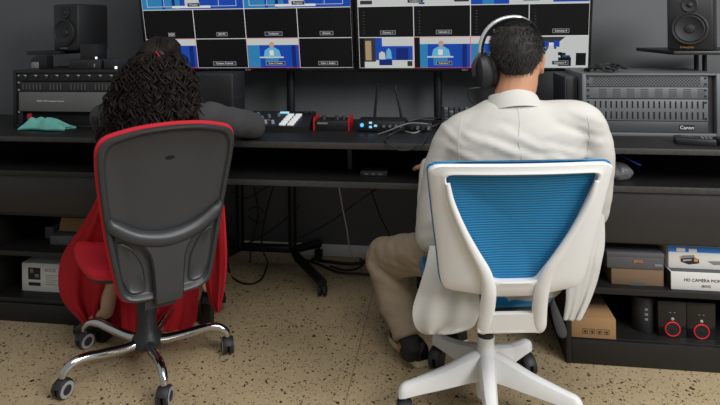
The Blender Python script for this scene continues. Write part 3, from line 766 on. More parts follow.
# wireless receiver with two antennas
y0, y1 = 2.575, 2.72
a, b_ = AY(357, 125, y0).x, AY(405, 125, y0).x
t = thing('wireless_receiver', 'black receiver with two upright antennas and blue lights on the middle desk', 'receiver', ((a + b_) / 2, y0, DT))
mb = MB(); mb.bx(a, b_, y0, y1, DT + 0.003, DT + 0.049, 0.004); mb.build('body', 'blk', t, True)
def spot(px, py): p = AY(px, py, y0); return Vector((p.x, y0 - 0.001, p.z))
mb = MB(); p = spot(362, 125); mb.tube([p + Vector((0, 0.002, 0)), p - Vector((0, 0.004, 0))], 0.0085, 18); mb.build('power_button', 'ledblue', t, True)
for (px, py) in ((370.5, 122.8), (370.5, 127), (375.5, 125.8)):
    mb = MB(); mb.box(spot(px, py), (0.014, 0.003, 0.010), 0.001); mb.build('indicator', 'lcd', t, True)
for px in (384, 390, 396, 401):
    mb = MB(); p = spot(px, 126); mb.tube([p + Vector((0, 0.002, 0)), p - Vector((0, 0.008, 0))], 0.007, 14); mb.build('jack', 'midgrey', t, True)
for (pa, pb) in (((374.7, 116.5), (377.7, 84)), ((401.8, 117), (394.8, 85.5))):
    A = AY(*pa, y1 - 0.02); B = AY(*pb, y1 - 0.02); mb = MB(); mb.tube([A - Vector((0, 0, 0.012)), A + (B - A) * 0.12, B], [0.008, 0.0065, 0.005], 12); mb.build('antenna', 'blkmetal', t, True)
for x in (a + 0.01, b_ - 0.01):
    for yy in (y0 + 0.012, y1 - 0.012):
        mb = MB(); mb.cyl((x, yy, DT), (x, yy, DT + 0.004), 0.005); mb.build('foot', 'rubber', t, True)

# small breakout box under the tangle
y0 = 2.60
b = (AY(409, 126, y0).x, AY(432, 126, y0).x, y0, y0 + 0.09, DT, DT + 0.04)
t = device('breakout_box', 'black breakout box with plugs under the tangled cables', 'device', b, 'blk')
for k in range(4):
    x = b[0] + 0.015 + k * 0.025; mb = MB(); mb.tube([(x, y0 + 0.001, DT + 0.02), (x, y0 - 0.03, DT + 0.02)], [0.008, 0.006], 12); mb.build('plug', 'midgrey' if k % 2 else 'blk2', t, True)
# tangled cables on the desk
cp = lambda px, py, z: AZ(px, py, z)
cable('grey cable looping over the desk edge before the receiver', [cp(378, 134, DT + .006), cp(388, 131, DT + .02), cp(400, 126, DT + .04), cp(412, 123, DT + .05), cp(428, 124, DT + .045)], 0.0035, 'midgrey')
def hang(px, py, y): return AY(px, py, y)
cable('black cable hanging in a loop below the desk edge beside the man\'s arm',
      [cp(402, 129, DT + .035), cp(388, 136, DT + .006), hang(386, 141, 2.318), hang(398, 149.5, 2.305), hang(412, 149, 2.305), hang(423, 143, 2.31), cp(428, 133, DT + .012)], 0.004, 'blk2')
cable('thin dark cable curled on the desk behind the man\'s shoulder', [cp(404, 131, DT + .005), cp(414, 133, DT + .005), cp(424, 129, DT + .006), cp(434, 126, DT + .005), cp(446, 121, DT + .005)], 0.004, 'greyink')
cable('bundled black cable humped behind the breakout box', [cp(408, 121, DT + .05), cp(418, 119, DT + .055), cp(430, 118, DT + .05), cp(440, 119, DT + .03), cp(450, 118, DT + .01)], 0.005, 'blk2')

# keyboard propped behind the man's shoulder
y0, y1 = 2.62, 2.80
a, b_ = AY(442, 114, 2.7).x, AY(494, 112, 2.7).x
t = thing('control_keyboard', 'black control keyboard behind the man\'s left shoulder', 'keyboard', ((a + b_) / 2, y0, DT))
mb = MB(); mb.loft([[(x, yy, z) for yy, z in ((y0, DT), (y0, DT + 0.03), (y1, DT + 0.088), (y1, DT))] for x in (a, b_)]); mb.build('body', 'blk', t, True)
al = math.atan(0.058 / 0.18); RS = Matrix.Rotation(al, 3, 'X')
for r_ in range(5):
    for k in range(9):
        yy = y0 + 0.02 + r_ * 0.034; z = DT + 0.03 + (yy - y0) * math.tan(al)
        mb = MB(); mb.box((a + 0.02 + k * (b_ - a - 0.04) / 8, yy, z + 0.003), (0.018, 0.020, 0.010), 0.002, RS); mb.build('key', 'midgrey' if (r_ + k) % 4 == 0 else 'rackdk', t, True)

# flat black tray on the lower board
y0 = 2.42
p0, p1 = AY(360, 169, y0), AY(387, 170, y0)
b = (p0.x, p1.x, y0, y0 + 0.09, 0.692, 0.692 + 0.022)
t = device('docking_hub', 'flat black hub lying on the lower board of the middle desk', 'device', b, 'blk2', 0.004)
for k in range(3): mb = MB(); mb.bx(b[0] + 0.02 + k * 0.03, b[0] + 0.036 + k * 0.03, y0 - 0.001, y0 + 0.001, 0.699, 0.706); mb.build('port', 'midgrey', t, True)

# ================================================================== ON THE RIGHT UNIT
# black handset on the top
p = AZ(683, 140, TR)
t = thing('handset', 'black hand-held remote lying on the right desk before the ventilated rack', 'remote', (AZ(684, 139, TR).x, 2.44, TR), rad(-14))
mb = MB(); mb.bx(-0.072, 0.072, -0.038, 0.038, 0.0, 0.026, 0.006); mb.build('body', 'blk', t)
mb = MB(); mb.bx(-0.055, 0.01, -0.028, 0.028, 0.026, 0.028, 0.001); mb.build('screen', 'gloss', t)
for k in range(3): mb = MB(); mb.bx(0.022 + k * 0.014, 0.031 + k * 0.014, -0.022, 0.022, 0.026, 0.029, 0.001); mb.build('button', 'midgrey', t)
q = AZ(713, 141, TR)
t = device('adapter', 'small dark adapter block on the right desk beside the remote', 'adapter', (q.x - 0.02, q.x + 0.03, 2.40, 2.46, TR, TR + 0.028), 'blk2')
mb = MB(); mb.bx(q.x - 0.012, q.x + 0.012, 2.3985, 2.40, TR + 0.008, TR + 0.02); mb.build('port', 'midgrey', t, True)
# clear bag of parts on the shelf
c = AY(619, 167, 2.42)
mb = MB(); mb.ell((c.x, 2.43, 0.704 + 0.032), (0.052, 0.05, 0.034), n=20)
for v in mb.bm.verts: v.co += Vector((noise.noise(v.co * 30), noise.noise(v.co * 34 + Vector((3, 1, 2))), noise.noise(v.co * 28 + Vector((7, 7, 1))))) * 0.012
for v in mb.bm.verts: v.co.z = max(v.co.z, 0.7045)
o = mb.build('plastic_bag', 'plasticbag'); origin_to(o, (c.x, 2.43, 0.704)); tag(o, 'crumpled clear plastic bag on the right shelf beside the white chair', 'bag')
M['plasticbag'].node_tree.nodes['Principled BSDF'].inputs['Transmission Weight'].default_value = 0.75
cable('thin blue cable rising out of the clear bag on the right shelf', [AY(612, 152, 2.50), AY(620, 155, 2.47), AY(630, 160, 2.42), AY(641, 165.5, 2.40)], 0.0028, 'cableblue')

# cartons on the middle shelf
def carton(label, c0, w, d, h, m, rot=0.0, lid=None, name='carton'):
    t = thing(name, label, 'box', c0, rot)
    mb = MB(); mb.bx(-w / 2, w / 2, 0, d, 0, h, 0.003); mb.build('body', m, t)
    return t
ZS = 0.298
pL, pR = AY(611.5, 289, 2.365), AY(664, 291, 2.365)
wB = pR.x - pL.x
t = carton('brown carton on the middle shelf under the grey box', ((pL.x + pR.x) / 2, 2.365, ZS), wB, 0.22, 0.068, 'cardd')
mb = MB(); mb.bx(-0.03, 0.03, -0.0006, 0.001, 0.0, 0.012); mb.build('tape', 'greycard', t)
pL = AY(607, 265, 2.36)
wG = pR.x - pL.x
t = carton('grey box with orange lettering on top of the brown carton', ((pL.x + pR.x) / 2, 2.36, ZS + 0.068), wG, 0.23, 0.062, 'greycard')
mb = MB(); mb.bx(-wG / 2 - 0.001, wG / 2 + 0.001, -0.001, 0.231, 0.046, 0.064, 0.002); mb.build('lid', 'greycard', t)
mb = MB(); mb.text('BRIO', 0.016, facing((0.012, -0.0013, 0.030))); mb.build('lettering', 'orange', t, smooth=False)
mb = MB(); mb.bx(wG / 2 - 0.036, wG / 2 - 0.008, -0.0012, 0.0, 0.014, 0.022); mb.build('label_strip', 'greyink', t)
# camera monitor boxes
A, B = AY(671, 287, 2.345), AY(719, 291, 2.345)
wM = 0.36
t = carton('white box reading HD camera monitor, lowest at the right end of the middle shelf', (A.x + wM / 2, 2.345, ZS), wM, 0.22, 0.070, 'paperwhite')
mb = MB(); mb.bx(-wM / 2 - 0.0008, -wM / 2 + 0.001, 0.002, 0.218, 0.002, 0.068); mb.build('dark_end', 'ink', t)
mb = MB(); mb.bx(-wM / 2 + 0.004, wM / 2 - 0.004, 0.004, 0.216, 0.0695, 0.0708); mb.build('printed_top', 'greycard', t)
mb = MB(); mb.text('HD CAMERA MONITOR', 0.0165, facing((-wM / 2 + 0.135, -0.0008, 0.040))); mb.build('lettering', 'ink', t, smooth=False)
mb = MB(); mb.text('(BOX)', 0.0125, facing((-wM / 2 + 0.128, -0.0008, 0.018))); mb.build('lettering', 'ink', t, smooth=False)
z1 = ZS + 0.0715
A = AY(668.5, 264, 2.375)
t = carton('blue and white box with a camera picture on top of the camera monitor box', (A.x + wM / 2, 2.375, z1), wM, 0.21, 0.092, 'paperwhite')
mb = MB(); mb.bx(-wM / 2 + 0.001, wM / 2 - 0.001, -0.0008, 0.001, 0.066, 0.089); mb.build('blue_band', 'blueink', t)
mb = MB(); mb.bx(-wM / 2 + 0.030, -wM / 2 + 0.062, -0.0014, 0.0, 0.068, 0.082); mb.build('label_strip', 'paperwhite', t)
mb = MB(); mb.bx(-wM / 2 + 0.075, -wM / 2 + 0.105, -0.0014, 0.0, 0.066, 0.080); mb.build('label_strip', 'paperwhite', t)
mb = MB()
def flat(mb, pts, y): mb.face([mb.bm.verts.new((x, y, z)) for x, z in pts])
X0 = -wM / 2 + 0.045
mb.m(0); flat(mb, [(X0, .040), (X0 + .052, .046), (X0 + .068, .038), (X0 + .068, .024), (X0 + .030, .018), (X0, .028)], -0.0012)
mb.m(1); flat(mb, [(X0 + .004, .052), (X0 + .05, .056), (X0 + .052, .046), (X0 + .004, .041)], -0.0010)
mb.m(2); flat(mb, [(X0 + .050, .044), (X0 + .064, .038), (X0 + .064, .030), (X0 + .050, .030)], -0.0016)
flat(mb, [(X0 - .003, .050), (X0 + .004, .050), (X0 + .004, .042), (X0 - .003, .042)], -0.0016)
mb.m(3); flat(mb, [(X0 + .008, .036), (X0 + .040, .040), (X0 + .040, .034), (X0 + .008, .029)], -0.0014)
mb.m(1); flat(mb, [(X0 + .10, .034), (X0 + .18, .036), (X0 + .20, .024), (X0 + .12, .020)], -0.0010)
mb.build('camera_picture', ['ink', 'greyink', 'orange', 'grey'], t, smooth=False)

# bottom shelf
ZB = 0.098
A, B = AY(571.5, 341, 2.322), AY(616.3, 343, 2.322)
wC = B.x - A.x
t = carton('brown carton with handling symbols on the bottom shelf beside the white chair', ((A.x + B.x) / 2, 2.322, ZB), wC, 0.26, 0.080, 'card')
for k in range(4):
    mb = MB(); x = -0.032 + k * 0.027
    for (u0, u1, v0, v1) in ((-.010, .010, .010, .0115), (-.010, .010, .0285, .030), (-.010, -.0085, .010, .030), (.0085, .010, .010, .030)):
        mb.bx(x + u0, x + u1, -0.0008, 0.001, v0 + .008, v1 + .008)
    mb.bx(x - 0.0045, x + 0.0045, -0.0008, 0.001, 0.024, 0.031); mb.bx(x - 0.001, x + 0.001, -0.0008, 0.001, 0.0195, 0.025)
    mb.build('handling_symbol', 'ink', t, smooth=False)
mb = MB(); mb.bx(-wC / 2 + 0.002, wC / 2 - 0.002, 0.118, 0.142, 0.079, 0.0808); mb.build('tape', 'cardd', t)
c = AY(645, 335, 2.41)
t = thing('cylinder_speaker', 'black cylindrical speaker with grey marks between the carton and the ringed boxes', 'speaker', (c.x, 2.43, ZB))
mb = MB(); mb.lathe([(0.040, 0), (0.043, 0.004), (0.043, 0.128), (0.038, 0.138), (0, 0.138)], n=32); mb.build('body', 'blk2', t)
for z in (0.055, 0.075, 0.095): mb = MB(); mb.box((-0.002, -0.0425, z), (0.012, 0.003, 0.009), 0.001); mb.build('button', 'greyink', t)
for (px, py, lab) in ((672.5, 329, 'black box with a red ring nearest the cylindrical speaker'), (701.5, 331.5, 'black box with a red ring at the right end of the bottom shelf')):
    yb = 2.37; c = AY(px, py, yb)
    t = thing('cube_speaker', lab, 'speaker', (c.x, yb, ZB))
    mb = MB(); mb.bx(-0.054, 0.054, 0, 0.12, 0.0, 0.142, 0.006); mb.build('body', 'gloss', t)
    z = c.z - ZB
    mb = MB(); ring = [(0.027 * math.cos(q), -0.001, z + 0.027 * math.sin(q)) for q in [k * math.pi / 20 for k in range(41)]]; mb.tube(ring, 0.0030, 8, False); mb.build('ring', 'redring', t)
    mb = MB(); mb.lathe([(0.0235, 0), (0.0235, 0.003), (0.008, 0.001), (0, 0.003)], facing((0, -0.0005, z)), 24); mb.build('cone', 'blk', t)
    mb = MB(); mb.ell((0.0, -0.001, z + 0.040), (0.0065, 0.004, 0.0065)); mb.build('knob', 'grey', t)
    for s in (-1, 1): mb = MB(); mb.box((s * 0.008, -0.0005, z + 0.065), (0.005, 0.002, 0.003)); mb.build('mark', 'greyink', t)

# ================================================================== BOXES IN THE LEFT UNIT
y0 = 2.42
A, B = AY(22, 290, y0), AY(74, 295, y0)
w = B.x - A.x; h = AY(24, 262.5, y0).z - 0.105
t = carton('white box with a dark product picture on the bottom shelf left of the red coat', ((A.x + B.x) / 2, y0, 0.105), w, 0.2, h, 'paperwhite')
mb = MB(); mb.bx(-w / 2 + 0.034, -w / 2 + 0.098, -0.0008, 0.001, h * 0.42, h * 0.84); pc = mb.build('product_picture', 'ink', t)
mb = MB(); mb.bx(-w / 2 + 0.045, -w / 2 + 0.060, -0.0014, 0.0, h * 0.66, h * 0.80); mb.bx(-w / 2 + 0.07, -w / 2 + 0.09, -0.0014, 0.0, h * 0.5, h * 0.62); mb.build('picture_detail', 'greyink', pc)
mb = MB(); mb.bx(-w / 2 + 0.036, -w / 2 + 0.098, -0.0008, 0.001, h * 0.20, h * 0.32); mb.build('label_strip', 'ink', t)
mb = MB(); mb.text('ROCK', 0.021, facing((-w / 2 + 0.150, -0.0008, h * 0.76))); mb.build('lettering', 'greyink', t, smooth=False)
mb = MB()
for k in range(5): mb.bx(-w / 2 + 0.125, -w / 2 + 0.185 - 0.01 * (k % 2), -0.0008, 0.001, h * (0.58 - 0.08 * k), h * (0.60 - 0.08 * k))
mb.build('small_print', 'greyink', t)
y0 = 2.44; zs = 0.322
A, B = AY(50, 250, y0), AY(84, 252, y0); w = B.x - A.x
h = AY(60, 236, y0).z - zs
t = carton('dark grey carton with a brown opened lid on the upper left shelf', ((A.x + B.x) / 2, y0, zs), w, 0.16, h, 'greycard')
mb = MB(); mb.box((0, 0.075, h + 0.025), (w, 0.005, 0.070), 0.001, Matrix.Rotation(rad(-18), 3, 'X')); mb.build('lid', 'card', t)
mb = MB(); mb.text('Audio', 0.020, facing((-w / 2 + 0.07, -0.0008, h * 0.45))); mb.build('lettering', 'greyink', t, smooth=False)
A = AY(37.5, 240, 2.47)
t = carton('pale grey box end beside the dark grey carton', (A.x + 0.024, 2.52, zs), 0.045, 0.12, AY(40, 228.5, 2.52).z - zs, 'greyink')
mb = MB(); mb.bx(-0.021, 0.021, -0.0008, 0.001, 0.0, 0.055); mb.build('label_strip', 'greycard', t)

# ================================================================== CABLES UNDER THE DESK
g = 'black cables hanging under the middle desk'
wl = lambda px, py, y=3.0: AY(px, py, y)
fl = lambda px, py: AZ(px, py, 0.006)
cable('thin white cable hanging from the middle desk to the floor', [wl(338.5, 183, 2.80), wl(342, 205, 2.85), wl(347, 230, 2.9), wl(350, 250, 2.98), fl(357, 262), fl(364, 258)], 0.0032, 'cablewhite')
cable('black cable crossing from the left column up to the desk', [wl(232, 192, 2.9), wl(246, 198), wl(262, 190), wl(272, 184, 2.9)], 0.004)
cable('black cable dropping steeply to the stand base between its columns', [wl(274, 184, 2.9), wl(268, 205), wl(262, 235), wl(263, 250), wl(268, 262)], 0.0045)
cable('black cable slanting from the desk behind the right column', [wl(300, 205), wl(282, 222), wl(262, 236), wl(246, 244)], 0.004)
cable('black cable rising right towards the man\'s knee', [wl(300, 238), wl(330, 222), wl(352, 206), wl(372, 192), wl(384, 186, 2.9)], 0.004)
cable('black cable hanging steeply beside the man\'s knee', [wl(371, 190, 2.9), wl(376, 205), wl(382, 220), wl(392, 240)], 0.004)
cable('black cable loop curling on the floor left of the stand', [wl(232, 215), wl(226, 240), fl(229, 270), fl(236, 280), fl(250, 284), fl(262, 278), fl(268, 262)], 0.005)
cable('black cable straight down behind the left stand column', [wl(254, 186, 2.9), wl(258, 215), wl(252, 240), fl(250, 262)], 0.004)
cable('short black cable ring beside the left stand column', [wl(248, 210), wl(258, 207), wl(266, 216), wl(258, 223), wl(248, 216)], 0.004)
cable('thick black floor cable running from the stand to the man\'s foot', [fl(300, 258), fl(318, 264), fl(338, 272), fl(360, 274), fl(378, 275)], 0.007)
cable('black floor cable along the skirting by the man\'s shin', [fl(312, 259), fl(330, 262), fl(352, 264), fl(372, 262), fl(392, 268)], 0.010)
cable('thin black floor cable curving past the end of the stand leg', [fl(330, 266), fl(345, 270), fl(358, 268), fl(364, 262), fl(360, 259)], 0.005)

# ================================================================== OFFICE CHAIRS
def outline(ctrl, k=6, passes=2):
    out = []
    n = len(ctrl)
    for i in range(n):
        a, b = ctrl[i], ctrl[(i + 1) % n]
        for j in range(k): t = j / k; out.append((a[0] + (b[0] - a[0]) * t, a[1] + (b[1] - a[1]) * t))
    for _ in range(passes):
        m_ = len(out); out = [((out[i - 1][0] + 2 * out[i][0] + out[(i + 1) % m_][0]) / 4, (out[i - 1][1] + 2 * out[i][1] + out[(i + 1) % m_][1]) / 4) for i in range(m_)]
    return out
def mirror(half):                                   # from bottom centre up the right side to the top centre
    return half + [(-x, y) for x, y in reversed(half[1:-1])]

def castor(parent, x, y, ang, r, stem_top, rimm):
    d = Vector((math.cos(ang), math.sin(ang), 0)); ax = Vector((-d.y, d.x, 0)); c = Vector((x, y, r))
    mb = MB(); mb.m(0)
    for s in (-1, 1):
        a, b = c + ax * (s * 0.006), c + ax * (s * 0.023)
        mb.m(0); mb.tube([a, b], r, 22)
        mb.m(1); mb.tube([b - ax * (s * 0.004), b + ax * (s * 0.001)], [r * 1.005, r * 0.93], 22)
        mb.m(0); mb.tube([b, b + ax * (s * 0.003)], [r * 0.62, r * 0.5], 18)
    hood = [c + d * (r * 1.06 * math.cos(q)) + Vector((0, 0, r * 1.08 * math.sin(q))) for q in [rad(20 + k * 14) for k in range(11)]]
    mb.m(0); mb.tube(hood, [(0.004, 0.020)] * 11, 8, ref=(0.001, 0.002, 1))
    mb.m(2); mb.cyl(c + Vector((0, 0, r * 1.0)), Vector((x, y, stem_top)), 0.0055)
    mb.build('castor', ['blk2', rimm, 'chrome'], parent)

# ---------------- red-and-black chair on the left
def red_chair():
    t = thing('office_chair', 'black-backed red office chair with chrome legs, the curly-haired woman sits in it', 'chair', (-1.186, 2.130, 0), rad(40))
    a0 = rad(-40)
    for k in range(5):
        a = rad((16, 90, 170, 233, 309)[k]) + a0; d = Vector((math.cos(a), math.sin(a), 0))
        path = [(0.03, 0.082), (0.09, 0.083), (0.17, 0.098), (0.24, 0.112), (0.285, 0.108), (0.312, 0.088), (0.318, 0.070)]
        q = cr([(d.x * r, d.y * r, z, rr) for (r, z), rr in zip(path, (0.020, 0.019, 0.018, 0.0165, 0.016, 0.015, 0.013))], 5)
        mb = MB(); mb.tube(q, [p[3] for p in q], 14); lg = mb.build('leg', 'chrome', t)
        castor(lg, d.x * 0.318, d.y * 0.318, rad((118, 82, 66, 76, 97)[k] - 40), 0.031, 0.074, 'grey')
    mb = MB(); mb.lathe([(0, 0.058), (0.045, 0.058), (0.060, 0.070), (0.058, 0.098), (0.042, 0.118), (0.036, 0.16), (0.047, 0.30), (0.047, 0.345), (0, 0.345)], n=28); mb.build('column', 'chairdark', t)
    mb = MB(); mb.bx(-0.09, 0.09, -0.13, 0.12, 0.335, 0.392, 0.010); mb.build('mechanism', 'blk2', t)
    mb = MB(); mb.tube([(0.08, 0.02, 0.35), (0.20, 0.03, 0.345), (0.26, 0.03, 0.335)], [0.006, 0.006, 0.009], 8); mb.build('lever', 'blk', t)
    # seat: black pan with a red cushion
    so = outline(mirror([(0, -0.21), (0.15, -0.205), (0.215, -0.16), (0.238, 0.0), (0.238, 0.16), (0.205, 0.245), (0, 0.265)]), 5, 4)
    mb = MB(); mb.loft([[(x * s, 0.055 + y * s, z) for x, y in so] for s, z in ((0.75, 0.386), (0.97, 0.398), (1.0, 0.415))]); mb.build('seat_pan', 'blk', t)
    mb = MB(); mb.loft([[(x * s, 0.055 + y * s, z) for x, y in so] for s, z in ((0.99, 0.412), (1.03, 0.420), (1.04, 0.436), (1.0, 0.452), (0.90, 0.460), (0.5, 0.462))]); mb.build('seat_cushion', 'red', t)
    L = rad(9); Z0 = 0.352
    def B(s, q, off):
        bend = 0.30 * s * s + 0.035 * math.sin((q / 0.57) * math.pi * 1.1 - 0.2)
        q = q * 1.13
        return Vector((s * 1.025 + 0.026, -0.235 + bend * 0.9 - q * math.sin(L) - off, Z0 + q * math.cos(L)))
    half = [(0, 0.0), (0.115, 0.002), (0.158, 0.022), (0.178, 0.11), (0.198, 0.21), (0.216, 0.33), (0.232, 0.45), (0.234, 0.515), (0.212, 0.553), (0.11, 0.575), (0, 0.581)]
    o = outline(mirror(half), 5, 3)
    C = (0, 0.30)
    def sc(k, ko=None): return [(C[0] + (x - C[0]) * k, C[1] + (y - C[1]) * (ko or k)) for x, y in o]
    rings = []
    for k, off in ((0.5, -0.012), (0.97, -0.012), (1.0, -0.006), (1.0, 0.012), (0.985, 0.021), (0.955, 0.023), (0.925, 0.019), (0.905, 0.008), (0.88, 0.004), (0.6, 0.004), (0.25, 0.004)):
        rings.append([B(x, y, off) for x, y in sc(k, 1 - (1 - k) * 0.75 if k > 0.8 else k)])
    mb = MB(); mb.loft(rings); mb.build('back_shell', 'chairblk', t)
    rings = []
    for k, off in ((0.6, -0.055), (0.93, -0.055), (1.0, -0.046), (1.030, -0.030), (1.030, -0.014), (1.0, -0.0085), (0.6, -0.0125)):
        rings.append([B(x, y, off) for x, y in sc(k)])
    mb = MB(); mb.loft(rings); mb.build('back_cushion', 'red', t)
    # smile-shaped cross bar and spine
    bar = cr([(-0.192, 0.292, 0.010, .010), (-0.178, 0.262, .028, .019), (-0.10, 0.216, .033, .024), (0, 0.198, .036, .028), (0.10, 0.216, .033, .024), (0.178, 0.262, .028, .019), (0.192, 0.292, 0.010, .010)], 6)
    mb = MB(); mb.tube([B(p[0], p[1], 0.020) for p in bar], [(p[3], p[2] * 0.85) for p in bar], 14, ref=(0, 1, 0)); mb.build('back_brace', 'chairblk', t)
    rows = cr([(0.120, 0.212, .030), (0.088, 0.185, .036), (0.062, 0.14, .040), (0.054, 0.07, .043), (0.051, 0.02, .044), (0.049, -0.006, .040)], 4)
    mb = MB(); mb.loft([[B(hw * cx, q, offk * o_ + 0.006 * (1 - o_)) for cx, o_ in ((-1, 0), (-1, .75), (-.88, 1), (.88, 1), (1, .75), (1, 0))] for hw, q, offk in rows]); mb.build('back_spine', 'chairblk', t)
    mb = MB(); mb.loft([[(x, y, z) for x, z in ((-w_, z0_), (-w_, z1_), (w_, z1_), (w_, z0_))] for y, w_, z0_, z1_ in ((-0.255, 0.055, 0.322, 0.352), (-0.20, 0.055, 0.318, 0.348), (-0.12, 0.05, 0.335, 0.362))]); mb.build('back_arm', 'blk2', t)
    for s in (-1, 1):
        ro = outline([(s * .070, .028), (s * .128, .030), (s * .158, .09), (s * .174, .215), (s * .122, .185), (s * .080, .12)], 4, 2)
        mb = MB(); cx = sum(p[0] for p in ro) / len(ro); cy = sum(p[1] for p in ro) / len(ro)
        mb.loft([[B(cx + (x - cx) * k, cy + (y - cy) * k, off) for x, y in ro] for k, off in ((1.0, 0.003), (1.0, 0.009), (0.93, 0.011), (0.85, 0.007), (0.3, 0.006))]); mb.build('back_recess', 'chairblk', t)
    mb = MB(); ho = [(0.017 * math.cos(q), 0.47 + 0.007 * math.sin(q)) for q in [k * math.pi / 10 for k in range(20)]]
    mb.loft([[B(x, y, off) for x, y in ho] for off in (0.002, 0.0052)]); mb.build('grip_hole', 'slot', t)
    return t
red_chair()

# ---------------- white-and-blue chair on the right
WCH = (0.150, 1.985, 0); WROT = rad(9)
def white_chair():
    t = thing('office_chair', 'white-framed blue mesh office chair, the man in headphones sits in it', 'chair', WCH, WROT)
    for k in range(5):
        a = rad(54 + 72 * k) - WROT; d = Vector((math.cos(a), math.sin(a), 0)); n_ = Vector((-d.y, d.x, 0))
        prof = cr([(0.00, 0.172, 0.030, 0.048), (0.06, 0.166, 0.028, 0.042), (0.15, 0.142, 0.024, 0.030), (0.25, 0.122, 0.020, 0.022), (0.298, 0.112, 0.018, 0.019), (0.314, 0.098, 0.008, 0.010)], 4)
        rings = []
        for r, z, hw, ht in prof:
            c = d * r + Vector((0, 0, z))
            rings.append([c + n_ * (hw * x) + Vector((0, 0, ht * y)) for x, y in ((-1, -1), (-1.0, 0.2), (-.75, .8), (-.3, 1), (.3, 1), (.75, .8), (1.0, 0.2), (1, -1))])
        mb = MB(); mb.loft(rings); lg = mb.build('leg', 'white', t)
        castor(lg, d.x * 0.292, d.y * 0.292, rad((112, 70, 104, 90, 80)[k] - 9), 0.037, 0.098, 'blk2')
    mb = MB(); mb.lathe([(0, 0.06), (0.036, 0.06), (0.040, 0.17), (0.034, 0.215), (0.029, 0.228), (0.028, 0.255), (0.030, 0.258), (0.030, 0.264), (0, 0.264)], n=28); mb.build('column_cover', 'white', t)
    mb = MB(); mb.lathe([(0, 0.262), (0.026, 0.262), (0.028, 0.280), (0.020, 0.284), (0.020, 0.385), (0, 0.385)], n=24); mb.build('gas_lift', 'blk', t)
    mb = MB(); mb.bx(-0.065, 0.065, -0.10, 0.11, 0.378, 0.405, 0.008); mb.build('mechanism', 'white', t)
    so = outline(mirror([(0, -0.172), (0.165, -0.166), (0.212, -0.11), (0.212, 0.0), (0.205, 0.14), (0.165, 0.215), (0, 0.24)]), 5, 4)
    mb = MB(); mb.loft([[(x * s, 0.02 + y * s, z) for x, y in so] for s, z in ((0.7, 0.406), (0.95, 0.416), (1.0, 0.428), (0.99, 0.436))]); mb.build('seat_pan', 'blk', t)
    mb = MB(); mb.loft([[(x * s, 0.02 + y * s, z) for x, y in so] for s, z in ((0.99, 0.434), (1.02, 0.444), (1.03, 0.466), (0.99, 0.490), (0.90, 0.500), (0.5, 0.503))]); mb.build('seat_cushion', 'blueseat', t)
    L = rad(17); Z0 = 0.528
    def B(s, q, off):
        return Vector((s * 1.01 + 0.032, -0.235 + 0.55 * s * s - 0.925 * q * math.sin(L) - off, Z0 + 0.925 * q * math.cos(L)))
    outc = mirror([(0, -0.020), (0.065, -0.020), (0.145, -0.006), (0.205, 0.002), (0.220, 0.035), (0.234, 0.16), (0.248, 0.27), (0.262, 0.395), (0.268, 0.448), (0.245, 0.466), (0.12, 0.470), (0, 0.471)])
    innc = mirror([(0, 0.045), (0.050, 0.045), (0.066, 0.050), (0.080, 0.075), (0.098, 0.105), (0.145, 0.195), (0.180, 0.28), (0.212, 0.385), (0.220, 0.425), (0.205, 0.435), (0.10, 0.437), (0, 0.438)])
    O = outline(outc, 5, 2); I = outline(innc, 5, 2); n = len(O)
    mb = MB()
    lev = []
    for k, off in ((0.0, -0.012), (0.0, 0.004), (0.12, 0.011), (0.55, 0.012), (0.72, 0.014), (0.90, 0.016), (1.0, 0.013), (1.0, -0.012)):
        lev.append([mb.bm.verts.new(B(a[0] + (b[0] - a[0]) * k, a[1] + (b[1] - a[1]) * k, off)) for a, b in zip(O, I)])
    for a, b in zip(lev, lev[1:] + lev[:1]):
        for i in range(n): mb.face([a[i], a[(i + 1) % n], b[(i + 1) % n], b[i]])
    mb.build('back_frame', 'white', t)
    mb = MB(); rows = []
    for k, off in ((1.008, -0.022), (1.012, -0.015), (1.008, -0.0125)):
        rows.append([B(a[0] * k, 0.22 + (a[1] - 0.22) * k + (0.004 if a[1] > .4 else 0), off) for a in O])
    inner = [[B(x * k, 0.24 + (y - 0.24) * k, -0.0085 - 0.022 * (1 - k * k)) for x, y in I] for k in (0.985, 0.8, 0.6, 0.4, 0.2, 0.04)]
    front = [[B(x * k, 0.24 + (y - 0.24) * k, -0.0125 - 0.022 * (1 - k * k)) for x, y in I] for k in (0.04, 0.2, 0.4, 0.6, 0.8, 0.985)]
    mb.loft(rows[::-1] + inner, cap=True); mb.loft([rows[0]] + front[::-1], cap=True)
    mb.build('mesh_back', 'bluemesh', t)
    for s in (-1, 1):
        pr = cr([(s * .214, .405, .007, .004), (s * .200, .335, .010, .009), (s * .165, .238, .012, .010), (s * .126, .150, .015, .011), (s * .098, .090, .018, .012), (s * .084, .040, .021, .013), (s * .079, -.01, .023, .014), (s * .081, -.08, .024, .014), (s * .086, -.145, .023, .013), (s * .087, -.166, .014, .008)], 5)
        mb = MB(); mb.tube([B(p[0], p[1], 0.016 - 0.05 * max(0, -p[1])) for p in pr], [(p[3], p[2]) for p in pr], 14, ref=(0, 1, 0)); mb.build('back_upright', 'white', t)
    mb = MB(); mb.loft([[B(x, q, off) for x, off in ((-.082, .0), (-.082, .020), (.082, .020), (.082, .0))] for q in (-.085, -.095, -.155, -.163)]); mb.build('lower_plate', 'white', t)
    mb = MB(); mb.bx(-0.075, 0.075, -0.21, -0.10, 0.386, 0.404, 0.004); mb.build('back_arm', 'white', t)
    # seat lever with a grey paddle on the right
    mb = MB(); mb.tube([(0.10, 0.04, 0.392), (0.20, 0.03, 0.392), (0.236, 0.02, 0.392)], 0.006, 8); lv = mb.build('lever', 'blkmetal', t)
    c = (0.242, 0.012, 0.350)
